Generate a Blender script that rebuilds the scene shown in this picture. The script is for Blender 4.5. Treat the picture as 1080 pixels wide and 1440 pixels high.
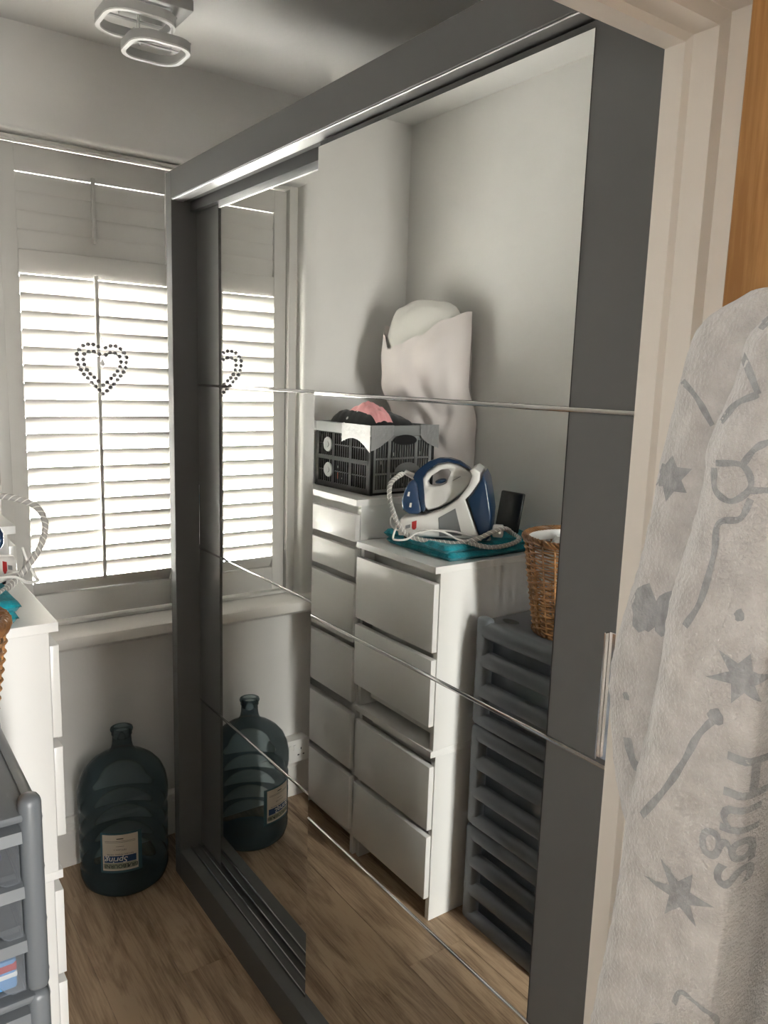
import bpy, bmesh, math, random
from mathutils import Vector, Matrix, noise
from mathutils.bvhtree import BVHTree

random.seed(4)
scene = bpy.context.scene
for o in list(bpy.data.objects):
    bpy.data.objects.remove(o)
COL = scene.collection

# ------------------------------------------------------------------ camera
cam_data = bpy.data.cameras.new('camera')
cam_data.sensor_fit = 'HORIZONTAL'
cam_data.sensor_width = 36.0
cam_data.lens = 36.0 * 1101.84 / 1080.0
cam_data.clip_start = 0.02
cam = bpy.data.objects.new('camera', cam_data)
COL.objects.link(cam)
R_ = Vector((0.81612445, -0.57705498, 0.03079657))
U_ = Vector((0.07169904, 0.1539963, 0.98546658))
F_ = Vector((0.57341096, 0.80205529, -0.16705444))
CAM = Vector((-0.85298949, -2.49858584, 1.60844984))
cam.matrix_world = Matrix(((R_.x, U_.x, -F_.x, CAM.x), (R_.y, U_.y, -F_.y, CAM.y),
                           (R_.z, U_.z, -F_.z, CAM.z), (0, 0, 0, 1)))
scene.camera = cam

# ------------------------------------------------------------------ world, sun, exposure
SKY = 50.0
world = bpy.data.worlds.new('overcast_sky')
scene.world = world
world.use_nodes = True
bg = world.node_tree.nodes['Background']
bg.inputs[0].default_value = (1.0, 0.97, 0.925, 1)
bg.inputs[1].default_value = SKY
_n, _l = world.node_tree.nodes, world.node_tree.links
_tc = _n.new('ShaderNodeTexCoord')
_sx = _n.new('ShaderNodeSeparateXYZ')
_l.new(_tc.outputs['Generated'], _sx.inputs[0])
_cr = _n.new('ShaderNodeValToRGB')          # overcast sky above, darker ground below the horizon
_cr.color_ramp.elements[0].position = 0.47
_cr.color_ramp.elements[0].color = (0.55, 0.53, 0.50, 1)
_cr.color_ramp.elements[1].position = 0.53
_cr.color_ramp.elements[1].color = (1.0, 0.97, 0.925, 1)
_mr = _n.new('ShaderNodeMapRange')
_mr.inputs[1].default_value, _mr.inputs[2].default_value = -1.0, 1.0
_l.new(_sx.outputs[2], _mr.inputs[0])
_l.new(_mr.outputs[0], _cr.inputs[0])
_l.new(_cr.outputs[0], bg.inputs[0])


def portal(name, loc, rot, sx, sy):
    l = bpy.data.lights.new(name, 'AREA')
    l.shape = 'RECTANGLE'
    l.size, l.size_y = sx, sy
    l.cycles.is_portal = True
    o = bpy.data.objects.new(name, l)
    o.location, o.rotation_euler = loc, rot
    COL.objects.link(o)


portal('window_portal', (0.06, 0.32, 1.53), (math.radians(-90), 0, 0), 1.1, 1.6)
portal('hall_door_portal', (-0.775, -4.02, 1.15), (math.radians(90), 0, 0), 0.24, 1.9)
portal('added_window_portal', (-2.0, -2.50, 1.70), (0, math.radians(-90), 0), 0.14, 0.14)  # portal for the added, unseen hall window

vs = scene.view_settings
vs.view_transform = 'Standard'
vs.look = 'None'
vs.exposure = 1.8
vs.gamma = 1.0
vs.use_curve_mapping = False

# ------------------------------------------------------------------ materials
MATS = {}


def mat(name, col, rough=0.5, metal=0.0, bump=0.0, bscale=40.0, var=0.0, vscale=6.0, sheen=0.0,
        spec=0.5, coat=0.0, stretch=None):
    if name in MATS:
        return MATS[name]
    m = bpy.data.materials.new(name)
    m.use_nodes = True
    nt = m.node_tree
    p = nt.nodes['Principled BSDF']
    p.inputs['Base Color'].default_value = (*col, 1)
    p.inputs['Roughness'].default_value = rough
    p.inputs['Metallic'].default_value = metal
    p.inputs['Specular IOR Level'].default_value = spec
    p.inputs['Coat Weight'].default_value = coat
    p.inputs['Coat Roughness'].default_value = 0.05
    if sheen:
        p.inputs['Sheen Weight'].default_value = sheen
        p.inputs['Sheen Roughness'].default_value = 0.5
    tc = nt.nodes.new('ShaderNodeTexCoord')
    vec = tc.outputs['Object']
    if stretch:
        mp = nt.nodes.new('ShaderNodeMapping')
        mp.inputs['Scale'].default_value = stretch
        nt.links.new(vec, mp.inputs[0])
        vec = mp.outputs[0]
    if bump:
        n = nt.nodes.new('ShaderNodeTexNoise')
        n.inputs['Scale'].default_value = bscale
        n.inputs['Detail'].default_value = 5
        nt.links.new(vec, n.inputs['Vector'])
        b = nt.nodes.new('ShaderNodeBump')
        b.inputs['Strength'].default_value = bump
        b.inputs['Distance'].default_value = 0.004
        nt.links.new(n.outputs['Fac'], b.inputs['Height'])
        nt.links.new(b.outputs[0], p.inputs['Normal'])
    if var:
        n2 = nt.nodes.new('ShaderNodeTexNoise')
        n2.inputs['Scale'].default_value = vscale
        n2.inputs['Detail'].default_value = 3
        nt.links.new(vec, n2.inputs['Vector'])
        r = nt.nodes.new('ShaderNodeValToRGB')
        r.color_ramp.elements[0].position = 0.3
        r.color_ramp.elements[1].position = 0.7
        r.color_ramp.elements[0].color = (*[c * (1 - var) for c in col], 1)
        r.color_ramp.elements[1].color = (*[min(1, c * (1 + var)) for c in col], 1)
        nt.links.new(n2.outputs['Fac'], r.inputs[0])
        nt.links.new(r.outputs[0], p.inputs['Base Color'])
    MATS[name] = m
    return m


def wood(name, dark, light, axis, knots=True, rough=0.45, scale=1.0):
    m = bpy.data.materials.new(name)
    m.use_nodes = True
    nt = m.node_tree
    N, L = nt.nodes, nt.links
    p = N['Principled BSDF']
    p.inputs['Roughness'].default_value = rough
    p.inputs['Specular IOR Level'].default_value = 0.35
    tc = N.new('ShaderNodeTexCoord')
    oi = N.new('ShaderNodeObjectInfo')
    add = N.new('ShaderNodeVectorMath'); add.operation = 'ADD'
    mul = N.new('ShaderNodeVectorMath'); mul.operation = 'SCALE'
    comb = N.new('ShaderNodeCombineXYZ')
    for i in range(3):
        L.new(oi.outputs['Random'], comb.inputs[i])
    L.new(comb.outputs[0], mul.inputs[0]); mul.inputs['Scale'].default_value = 37.0
    L.new(tc.outputs['Object'], add.inputs[0]); L.new(mul.outputs[0], add.inputs[1])
    mp = N.new('ShaderNodeMapping')
    s = [14.0 * scale] * 3
    s['xyz'.index(axis)] = 2.2 * scale
    mp.inputs['Scale'].default_value = s
    L.new(add.outputs[0], mp.inputs[0])
    n1 = N.new('ShaderNodeTexNoise')
    n1.inputs['Scale'].default_value = 1.0; n1.inputs['Detail'].default_value = 6
    n1.inputs['Roughness'].default_value = 0.62; n1.inputs['Distortion'].default_value = 1.4 if knots else 0.5
    L.new(mp.outputs[0], n1.inputs['Vector'])
    mp2 = N.new('ShaderNodeMapping')
    s2 = [220.0] * 3
    s2['xyz'.index(axis)] = 9.0
    mp2.inputs['Scale'].default_value = s2
    L.new(add.outputs[0], mp2.inputs[0])
    n2 = N.new('ShaderNodeTexNoise'); n2.inputs['Scale'].default_value = 1.0; n2.inputs['Detail'].default_value = 3
    L.new(mp2.outputs[0], n2.inputs['Vector'])
    mx = N.new('ShaderNodeMath'); mx.operation = 'MULTIPLY_ADD'
    L.new(n2.outputs['Fac'], mx.inputs[0]); mx.inputs[1].default_value = 0.42
    sub = N.new('ShaderNodeMath'); sub.operation = 'SUBTRACT'
    L.new(n1.outputs['Fac'], sub.inputs[0]); sub.inputs[1].default_value = 0.21
    L.new(sub.outputs[0], mx.inputs[2])
    fac = mx.outputs[0]
    tone = N.new('ShaderNodeMath'); tone.operation = 'MULTIPLY_ADD'
    L.new(oi.outputs['Random'], tone.inputs[0]); tone.inputs[1].default_value = 0.14; tone.inputs[2].default_value = -0.07
    fa = N.new('ShaderNodeMath'); fa.operation = 'ADD'
    L.new(fac, fa.inputs[0]); L.new(tone.outputs[0], fa.inputs[1])
    r = N.new('ShaderNodeValToRGB')
    e = r.color_ramp.elements
    e[0].position = 0.32; e[0].color = (*dark, 1)
    e[1].position = 0.62; e[1].color = (*light, 1)
    L.new(fa.outputs[0], r.inputs[0])
    col = r.outputs[0]
    if knots:
        vo = N.new('ShaderNodeTexVoronoi')
        mp3 = N.new('ShaderNodeMapping')
        s3 = [3.2] * 3
        s3['xyz'.index(axis)] = 1.5
        mp3.inputs['Scale'].default_value = s3
        L.new(add.outputs[0], mp3.inputs[0]); L.new(mp3.outputs[0], vo.inputs['Vector'])
        vo.inputs['Scale'].default_value = 1.0
        kr = N.new('ShaderNodeValToRGB')
        kr.color_ramp.elements[0].position = 0.015; kr.color_ramp.elements[0].color = (0.35, 0.3, 0.25, 1)
        kr.color_ramp.elements[1].position = 0.09; kr.color_ramp.elements[1].color = (1, 1, 1, 1)
        L.new(vo.outputs['Distance'], kr.inputs[0])
        mm = N.new('ShaderNodeMix'); mm.data_type = 'RGBA'; mm.blend_type = 'MULTIPLY'
        mm.inputs[0].default_value = 1.0
        L.new(col, mm.inputs[6]); L.new(kr.outputs[0], mm.inputs[7])
        col = mm.outputs[2]
    L.new(col, p.inputs['Base Color'])
    b = N.new('ShaderNodeBump'); b.inputs['Strength'].default_value = 0.12; b.inputs['Distance'].default_value = 0.002
    L.new(n2.outputs['Fac'], b.inputs['Height']); L.new(b.outputs[0], p.inputs['Normal'])
    return m


def clear(name, tint, cloud, cloud_col, rough=0.12):
    """thin see-through plastic: tinted transparency with a milky share and a gloss"""
    m = bpy.data.materials.new(name)
    m.use_nodes = True
    nt = m.node_tree
    N, L = nt.nodes, nt.links
    out = N['Material Output']
    p = N['Principled BSDF']
    p.inputs['Base Color'].default_value = (*cloud_col, 1)
    p.inputs['Roughness'].default_value = rough
    t = N.new('ShaderNodeBsdfTransparent'); t.inputs[0].default_value = (*tint, 1)
    lw = N.new('ShaderNodeLayerWeight'); lw.inputs[0].default_value = 0.35
    ad = N.new('ShaderNodeMath'); ad.operation = 'MULTIPLY_ADD'; ad.use_clamp = True
    L.new(lw.outputs['Fresnel'], ad.inputs[0]); ad.inputs[1].default_value = 0.7; ad.inputs[2].default_value = cloud
    mix = N.new('ShaderNodeMixShader')
    L.new(ad.outputs[0], mix.inputs[0]); L.new(t.outputs[0], mix.inputs[1]); L.new(p.outputs[0], mix.inputs[2])
    L.new(mix.outputs[0], out.inputs['Surface'])
    return m


def spotted(name, base, dot, scale, thr):
    m = mat(name, base, 0.85, sheen=0.2)
    nt = m.node_tree
    N, L = nt.nodes, nt.links
    tc = N.new('ShaderNodeTexCoord')
    v = N.new('ShaderNodeTexVoronoi'); v.inputs['Scale'].default_value = scale
    L.new(tc.outputs['Object'], v.inputs['Vector'])
    r = N.new('ShaderNodeValToRGB'); r.color_ramp.interpolation = 'CONSTANT'
    r.color_ramp.elements[0].color = (*dot, 1)
    r.color_ramp.elements[1].position = thr; r.color_ramp.elements[1].color = (*base, 1)
    L.new(v.outputs['Distance'], r.inputs[0])
    L.new(r.outputs[0], N['Principled BSDF'].inputs['Base Color'])
    return m


WALL = mat('wall_paint', (0.76, 0.745, 0.72), 0.8, bump=0.12, bscale=55, var=0.02)
CEIL = mat('ceiling_paint', (0.74, 0.73, 0.71), 0.85, bump=0.35, bscale=22)
GLOSSW = mat('white_gloss_paint', (0.80, 0.77, 0.73), 0.3, bump=0.03, bscale=30)
JAMB = mat('cream_gloss_paint', (0.78, 0.73, 0.67), 0.35, bump=0.06, bscale=18)
SHUT = mat('shutter_paint', (0.60, 0.585, 0.555), 0.5)
FURN = mat('white_foil', (0.80, 0.79, 0.77), 0.38, bump=0.02, bscale=90)
FURNG = mat('white_gloss_foil', (0.87, 0.86, 0.84), 0.22, spec=0.5)
GREY = mat('wardrobe_grey', (0.14, 0.14, 0.137), 0.55, bump=0.02, bscale=200, spec=0.3)
GREYD = mat('wardrobe_dark_grey', (0.055, 0.055, 0.055), 0.6)
ALU = mat('brushed_aluminium', (0.55, 0.55, 0.54), 0.5, metal=1.0)
CHROME = mat('chrome', (0.80, 0.80, 0.80), 0.12, metal=1.0)
MIRROR = mat('mirror_glass', (0.92, 0.935, 0.92), 0.0, metal=1.0)
PLASG = mat('grey_plastic', (0.135, 0.147, 0.16), 0.36, bump=0.02, bscale=120)
DRAWP = clear('drawer_clear_plastic', (0.92, 0.93, 0.94), 0.07, (0.40, 0.42, 0.45))
PET = clear('blue_bottle_plastic', (0.70, 0.775, 0.80), 0.10, (0.15, 0.19, 0.205), 0.07)
GLASS = clear('window_glass', (0.97, 0.98, 0.98), 0.0, (0.9, 0.9, 0.9), 0.02)
NAVY = mat('navy_plastic', (0.009, 0.033, 0.085), 0.3, coat=0.3)
NAVYC = mat('navy_clear_plastic', (0.02, 0.055, 0.13), 0.08, coat=1.0)
WPLAS = mat('white_plastic', (0.82, 0.80, 0.77), 0.25)
GPLAS = mat('mid_grey_plastic', (0.24, 0.245, 0.25), 0.4)
BLACK = mat('black_plastic', (0.012, 0.012, 0.013), 0.35)
TEAL = mat('teal_fleece', (0.0, 0.24, 0.30), 0.95, bump=0.9, bscale=160, var=0.35, vscale=30, sheen=0.12)
HOSE = mat('hose_braid', (0.42, 0.40, 0.38), 0.8, bump=0.3, bscale=300)
HOSED = mat('hose_fleck', (0.80, 0.78, 0.74), 0.8)
WICK = mat('wicker_willow', (0.40, 0.20, 0.075), 0.45, var=0.45, vscale=25, bump=0.1, bscale=120)
WICKD = mat('wicker_willow_dark', (0.27, 0.125, 0.045), 0.45, var=0.4, vscale=18)
BAGW = mat('white_bag_film', (0.80, 0.80, 0.79), 0.3, bump=0.3, bscale=60)
COTTON = mat('pillow_cotton', (0.78, 0.765, 0.72), 0.9, bump=0.15, bscale=80)
CASE = mat('pillowcase_cotton', (0.80, 0.74, 0.72), 0.9, bump=0.2, bscale=70)
CRATEG = mat('crate_grey_plastic', (0.23, 0.235, 0.235), 0.4)
CRATEB = mat('crate_black_plastic', (0.012, 0.012, 0.012), 0.55, spec=0.25)
TAPE = mat('silver_tape', (0.36, 0.36, 0.36), 0.40, metal=0.6, bump=0.5, bscale=70)
PINK = mat('pink_cloth', (0.75, 0.33, 0.34), 0.9, sheen=0.3)
ORANGE = mat('coral_cloth', (0.75, 0.16, 0.09), 0.8)
DOTS = spotted('black_dotted_cloth', (0.010, 0.010, 0.011), (0.6, 0.58, 0.55), 26, 0.16)
LAMPW = mat('lamp_enamel', (0.50, 0.50, 0.49), 0.4)
DIFF = mat('lamp_diffuser', (0.86, 0.86, 0.84), 0.3)
FLEECE = mat('grey_fleece', (0.53, 0.51, 0.495), 1.0, bump=0.9, bscale=300, var=0.14, vscale=45, sheen=0.7, spec=0.1)
PRINT = mat('fleece_print', (0.345, 0.35, 0.36), 1.0, bump=0.8, bscale=300, var=0.2, vscale=90, sheen=0.3, spec=0.1)
BEAD = mat('grey_crystal_bead', (0.24, 0.24, 0.245), 0.15, spec=0.8)
BEADW = mat('clear_crystal', (0.75, 0.75, 0.75), 0.08, spec=0.9)
LABELP = mat('label_paper', (0.62, 0.55, 0.46), 0.7)
LABELT = mat('label_teal_edge', (0.035, 0.10, 0.13), 0.6)
LABELB = mat('label_blue', (0.012, 0.05, 0.14), 0.6)
LABELG = mat('label_sage', (0.30, 0.32, 0.24), 0.7)
INKK = mat('label_ink', (0.02, 0.03, 0.03), 0.7)
INKW = mat('label_white_ink', (0.72, 0.70, 0.66), 0.7)
REDM = mat('red_mark', (0.45, 0.03, 0.03), 0.5)
PURPLE = mat('purple_can', (0.055, 0.045, 0.12), 0.35)
GREENP = mat('green_packet', (0.05, 0.25, 0.06), 0.5)
YELLOWP = mat('yellow_packet', (0.45, 0.32, 0.06), 0.5)
BEIGEP = mat('beige_sponge', (0.55, 0.47, 0.36), 0.8)
BLUEP = mat('blue_packet', (0.10, 0.28, 0.55), 0.4)
PLANK = wood('oak_laminate', (0.22, 0.142, 0.087), (0.52, 0.375, 0.245), 'y')
OAK = wood('oak_door', (0.30, 0.14, 0.043), (0.50, 0.27, 0.10), 'z', knots=False, scale=1.6)


# ------------------------------------------------------------------ mesh builder
class MB:
    def __init__(self):
        self.v, self.f = [], []

    def add(self, v, f):
        k = len(self.v)
        self.v += [tuple(p) for p in v]
        self.f += [tuple(i + k for i in q) for q in f]
        return self

    def box(self, x0, x1, y0, y1, z0, z1):
        v = [(x, y, z) for z in (z0, z1) for y in (y0, y1) for x in (x0, x1)]
        return self.add(v, [(0, 2, 3, 1), (4, 5, 7, 6), (0, 1, 5, 4), (2, 6, 7, 3), (0, 4, 6, 2), (1, 3, 7, 5)])

    def rbox(self, x0, x1, y0, y1, z0, z1, r=0.003, seg=2):
        bm = bmesh.new()
        m = MB().box(x0, x1, y0, y1, z0, z1)
        vs_ = [bm.verts.new(p) for p in m.v]
        for q in m.f:
            bm.faces.new([vs_[i] for i in q])
        bmesh.ops.bevel(bm, geom=list(bm.edges), offset=r, segments=seg, profile=0.5, affect='EDGES')
        bm.verts.ensure_lookup_table()
        bm.verts.index_update()
        self.add([v.co[:] for v in bm.verts], [[v.index for v in f.verts] for f in bm.faces])
        bm.free()
        return self

    def tube(self, pts, r, n=8, closed=False, cap=True, flat=None):
        pts = [Vector(p) for p in pts]
        m = len(pts)
        rr = r if isinstance(r, (list, tuple)) else [r] * m
        up = None
        rings = []
        for i, p in enumerate(pts):
            a = pts[(i - 1) % m] if (closed or i > 0) else pts[0]
            b = pts[(i + 1) % m] if (closed or i < m - 1) else pts[-1]
            t = (b - a).normalized()
            if up is None:
                up = Vector((0, 0, 1)) if abs(t.z) < 0.9 else Vector((1, 0, 0))
            s = t.cross(up).normalized()
            up = s.cross(t).normalized()
            rings.append([p + s * math.cos(2 * math.pi * k / n) * rr[i] + up * math.sin(2 * math.pi * k / n) * rr[i]
                          for k in range(n)])
        v = [q for ring in rings for q in ring]
        f = []
        for i in range(m if closed else m - 1):
            j = (i + 1) % m
            for k in range(n):
                l = (k + 1) % n
                f.append((i * n + k, i * n + l, j * n + l, j * n + k))
        if cap and not closed:
            f.append(tuple(range(n - 1, -1, -1)))
            f.append(tuple((m - 1) * n + k for k in range(n)))
        return self.add(v, f)

    def lathe(self, prof, n=40, c=(0, 0, 0), capb=False, capt=False):
        v, f = [], []
        for (r, z) in prof:
            for k in range(n):
                a = 2 * math.pi * k / n
                v.append((c[0] + r * math.cos(a), c[1] + r * math.sin(a), c[2] + z))
        for i in range(len(prof) - 1):
            for k in range(n):
                l = (k + 1) % n
                f.append((i * n + k, i * n + l, (i + 1) * n + l, (i + 1) * n + k))
        if capb:
            f.append(tuple(range(n - 1, -1, -1)))
        if capt:
            f.append(tuple((len(prof) - 1) * n + k for k in range(n)))
        return self.add(v, f)

    def loft(self, rings, cap=True):
        n = len(rings[0])
        v = [p for r in rings for p in r]
        f = []
        for i in range(len(rings) - 1):
            for k in range(n):
                l = (k + 1) % n
                f.append((i * n + k, i * n + l, (i + 1) * n + l, (i + 1) * n + k))
        if cap:
            f.append(tuple(range(n - 1, -1, -1)))
            f.append(tuple((len(rings) - 1) * n + k for k in range(n)))
        return self.add(v, f)

    def grid(self, rows):
        n = len(rows[0])
        v = [p for r in rows for p in r]
        f = [(i * n + k, i * n + k + 1, (i + 1) * n + k + 1, (i + 1) * n + k)
             for i in range(len(rows) - 1) for k in range(n - 1)]
        return self.add(v, f)

    def sphere(self, c, r, n=12, m=8, s=(1, 1, 1)):
        rings = []
        for i in range(1, m):
            a = math.pi * i / m
            rings.append([(c[0] + s[0] * r * math.sin(a) * math.cos(2 * math.pi * k / n),
                           c[1] + s[1] * r * math.sin(a) * math.sin(2 * math.pi * k / n),
                           c[2] - s[2] * r * math.cos(a)) for k in range(n)])
        return self.loft(rings)

    def prism(self, outline, w0, w1, bev=0.0, frame=None, seg=3, taper=None):
        """outline in (u, v); extruded from w0 to w1 sideways; frame maps (u, w, v)"""
        bm = bmesh.new()
        vs_ = [bm.verts.new((u, w0, v)) for u, v in outline]
        f = bm.faces.new(vs_)
        r = bmesh.ops.extrude_face_region(bm, geom=[f])
        top = [e for e in r['geom'] if isinstance(e, bmesh.types.BMVert)]
        for v in top:
            v.co.y = w1
        bmesh.ops.recalc_face_normals(bm, faces=list(bm.faces))
        if bev:
            ed = [e for e in bm.edges if abs(e.verts[0].co.y - e.verts[1].co.y) < 1e-7]
            bmesh.ops.bevel(bm, geom=ed, offset=bev, segments=seg, profile=0.5, affect='EDGES', clamp_overlap=True)
        bm.verts.index_update()
        fr = frame or (lambda u, w, v: (u, w, v))
        self.add([fr(*v.co) for v in bm.verts], [[v.index for v in q.verts] for q in bm.faces])
        bm.free()
        return self

    def map(self, fn):
        self.v = [tuple(fn(*p)) for p in self.v]
        return self


def catmull(pts, n, closed=False):
    pts = [Vector(p) for p in pts]
    m = len(pts)
    out = []
    segs = m if closed else m - 1
    for i in range(segs):
        p1, p2 = pts[i], pts[(i + 1) % m]
        p0 = pts[(i - 1) % m] if (closed or i > 0) else p1 + (p1 - p2)
        p3 = pts[(i + 2) % m] if (closed or i + 2 < m) else p2 + (p2 - p1)
        for k in range(n):
            t = k / n
            out.append(0.5 * ((2 * p1) + (p2 - p0) * t + (2 * p0 - 5 * p1 + 4 * p2 - p3) * t * t
                              + (3 * p1 - p0 - 3 * p2 + p3) * t ** 3))
    if not closed:
        out.append(pts[-1])
    return out


ROOT = {}


def link(name, mb, material, smooth=True, ang=35):
    me = bpy.data.meshes.new(name)
    me.from_pydata(mb.v, [], mb.f)
    me.update()
    bm = bmesh.new()
    bm.from_mesh(me)
    bmesh.ops.recalc_face_normals(bm, faces=list(bm.faces))
    bm.to_mesh(me)
    bm.free()
    if smooth:
        for p in me.polygons:
            p.use_smooth = True
        me.set_sharp_from_angle(angle=math.radians(ang))
    me.materials.append(material)
    o = bpy.data.objects.new(name, me)
    COL.objects.link(o)
    return o


def tag(o, label, cat, group=None, kind=None):
    o['label'] = label
    o['category'] = cat
    if group:
        o['group'] = group
    if kind:
        o['kind'] = kind
    return o


def thing(name, label, cat, loc=(0, 0, 0), rotz=0.0, group=None, kind=None):
    o = bpy.data.objects.new(name, None)
    o.empty_display_size = 0.05
    o.location = loc
    o.rotation_euler = (0, 0, rotz)
    COL.objects.link(o)
    ROOT[o] = Matrix.Translation(Vector(loc)) @ Matrix.Rotation(rotz, 4, 'Z')
    return tag(o, label, cat, group, kind)


def part(name, mb, material, parent, world=True, smooth=True, ang=35, label=None):
    """a mesh child; world=True: the builder holds world coordinates"""
    if world:
        inv = ROOT.get(parent, Matrix.Identity(4)).inverted()
        mb.v = [(inv @ Vector(p))[:] for p in mb.v]
    o = link(name, mb, material, smooth, ang)
    o.parent = parent
    ROOT[o] = ROOT.get(parent, Matrix.Identity(4))
    if label:
        o['label'] = label
    return o


def copy_part(src, parent, loc=(0, 0, 0), rot=None, sx=1.0):
    o = src.copy()
    o.scale = (sx, 1, 1)
    COL.objects.link(o)
    o.parent = parent
    o.location = loc
    if rot:
        o.rotation_euler = rot
    return o


def struct(name, mb, material, label, cat, smooth=False):
    o = link(name, mb, material, smooth)
    ROOT[o] = Matrix.Identity(4)
    return tag(o, label, cat, kind='structure')


def text_mesh(body, size, bold=0.0, align='CENTER', spacing=1.0, shear=0.0):
    cu = bpy.data.curves.new('lettering', 'FONT')
    cu.body = body
    cu.size = size
    cu.offset = bold
    cu.align_x = align
    cu.align_y = 'CENTER'
    cu.space_character = spacing
    cu.shear = shear
    cu.resolution_u = 3
    o = bpy.data.objects.new('lettering', cu)
    COL.objects.link(o)
    dg = bpy.context.evaluated_depsgraph_get()
    dg.update()
    me = o.evaluated_get(dg).to_mesh()
    v = [p.co[:] for p in me.vertices]
    f = [tuple(p.vertices) for p in me.polygons]
    o.evaluated_get(dg).to_mesh_clear()
    bpy.data.objects.remove(o)
    bpy.data.curves.remove(cu)
    return v, f


# ================================================================== THE SETTING
W, H = 1.005, 2.54          # left wall at x = -W, ceiling height
XR = 0.64                   # wall behind the wardrobe
YD0, YD1 = -1.95, -2.06     # door wall, room side and hall side
YE = -3.9                   # hall end wall

# floor: sub-floor and laminate planks running towards the window
fl = struct('floor', MB().box(-1.9, 1.0, -4.0, 0.3, -0.06, -0.012), mat('floor_joint', (0.03, 0.02, 0.014), 0.8),
            'brown oak laminate plank floor', 'floor')
pw, pl = 0.192, 1.285
plank_meshes = {}
col_i = 0
x = -1.9
while x < 0.99:
    y = -4.0 - (col_i * 0.487) % pl
    while y < 0.29:
        y0, y1 = max(y, -4.0), min(y + pl, 0.29)
        ln = round(y1 - y0, 3)
        if ln > 0.02:
            if ln not in plank_meshes:
                plank_meshes[ln] = part('plank', MB().rbox(0.0004, pw - 0.0004, 0.0004, ln - 0.0004, -0.012, 0, 0.0008, 1),
                                        PLANK, fl, ang=25)
                plank_meshes[ln].location = (x, y0, 0)
            else:
                copy_part(plank_meshes[ln], fl, (x, y0, 0))
        y += pl
    x += pw
    col_i += 1

struct('ceiling', MB().box(-2.0, 1.1, -4.1, 0.4, H, H + 0.08), CEIL, 'white painted plaster ceiling', 'ceiling')
struct('wall_left', MB().box(-W - 0.1, -W, YD0, 0.3, 0, H), WALL, 'white painted wall behind the chests of drawers', 'wall')
struct('wall_right', MB().box(XR, XR + 0.1, -2.0, 0.3, 0, H), WALL, 'white painted wall behind the wardrobe', 'wall')


def wall_hole(x0, x1, z0, z1, hx0, hx1, hz0, hz1, y, yd, bev):
    """wall sheet at y with a recess/hole running to yd, rounded front arris"""
    bm = bmesh.new()
    xs, zs = (x0, hx0, hx1, x1), (z0, hz0, hz1, z1)
    g = [[bm.verts.new((xx, y, zz)) for xx in xs] for zz in zs]
    for i in range(3):
        for j in range(3):
            if i == 1 and j == 1:
                continue
            bm.faces.new((g[i][j], g[i][j + 1], g[i + 1][j + 1], g[i + 1][j]))
    loop = [g[1][1], g[1][2], g[2][2], g[2][1]]
    back = [bm.verts.new((v.co.x, yd, v.co.z)) for v in loop]
    for k in range(4):
        l = (k + 1) % 4
        bm.faces.new((loop[k], loop[l], back[l], back[k]))
    ed = []
    for k in range(4):
        e = bm.edges.get((loop[k], loop[(k + 1) % 4]))
        ed.append(e)
    gb = [[bm.verts.new((xx, yd, zz)) for xx in (x0, x1)] for zz in (z0, z1)]
    # back sheet as four quads around the hole
    b0, b1, b2, b3 = back
    o0, o1, o2, o3 = gb[0][0], gb[0][1], gb[1][1], gb[1][0]
    for a, b, c, d in ((o0, o1, b1, b0), (o1, o2, b2, b1), (o2, o3, b3, b2), (o3, o0, b0, b3)):
        bm.faces.new((a, b, c, d))
    if bev:
        bmesh.ops.bevel(bm, geom=ed, offset=bev, segments=4, profile=0.5, affect='EDGES')
    bm.verts.index_update()
    m = MB().add([v.co[:] for v in bm.verts], [[v.index for v in f.verts] for f in bm.faces])
    bm.free()
    return m


WX0, WX1, WZ0, WZ1 = -0.452, 0.57, 0.79, 2.262
o = struct('wall_window', wall_hole(-W, XR, 0, H, WX0, WX1, WZ0, WZ1, 0.0, 0.30, 0.014), WALL,
           'white painted wall around the shuttered window', 'wall', smooth=True)

# door wall with the opening the camera looks through
DX0, DX1, DZ = -0.905, -0.085, 1.99
m = MB().box(-1.95, DX0, YD1, YD0, 0, H).box(DX1, 1.0, YD1, YD0, 0, H).box(DX0, DX1, YD1, YD0, DZ, H)
struct('wall_door', m, WALL, 'white painted wall around the doorway', 'wall')
struct('wall_hall_left', wall_hole(YE, YD1, 0, H, -2.60, -2.40, 1.60, 1.80, -1.9, -1.98, 0).map(lambda x, y, z: (y, x, z)), WALL, 'white painted hall wall', 'wall')
struct('wall_hall_right', MB().box(0.9, 0.98, YE, YD1, 0, H), WALL, 'white painted hall wall beyond the open door', 'wall')
HX0, HX1, HZ0, HZ1 = -0.895, -0.655, 0.20, 2.10
struct('wall_hall_end', wall_hole(-1.98, 0.98, 0, H, HX0, HX1, HZ0, HZ1, YE, YE - 0.1, 0), WALL,
       'white painted hall end wall with a glazed door', 'wall')
gd = struct('door_2', MB().box(HX0, HX0 + 0.05, YE - 0.07, YE - 0.03, HZ0, HZ1).box(HX1 - 0.05, HX1, YE - 0.07, YE - 0.03, HZ0, HZ1)
            .box(HX0 + 0.05, HX1 - 0.05, YE - 0.07, YE - 0.03, HZ0, HZ0 + 0.08)
            .box(HX0 + 0.05, HX1 - 0.05, YE - 0.07, YE - 0.03, HZ1 - 0.08, HZ1), GLOSSW, 'white framed glazed door at the hall end', 'door')
part('pane', MB().box(HX0 + 0.05, HX1 - 0.05, YE - 0.054, YE - 0.050, HZ0 + 0.08, HZ1 - 0.08), GLASS, gd)

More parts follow.
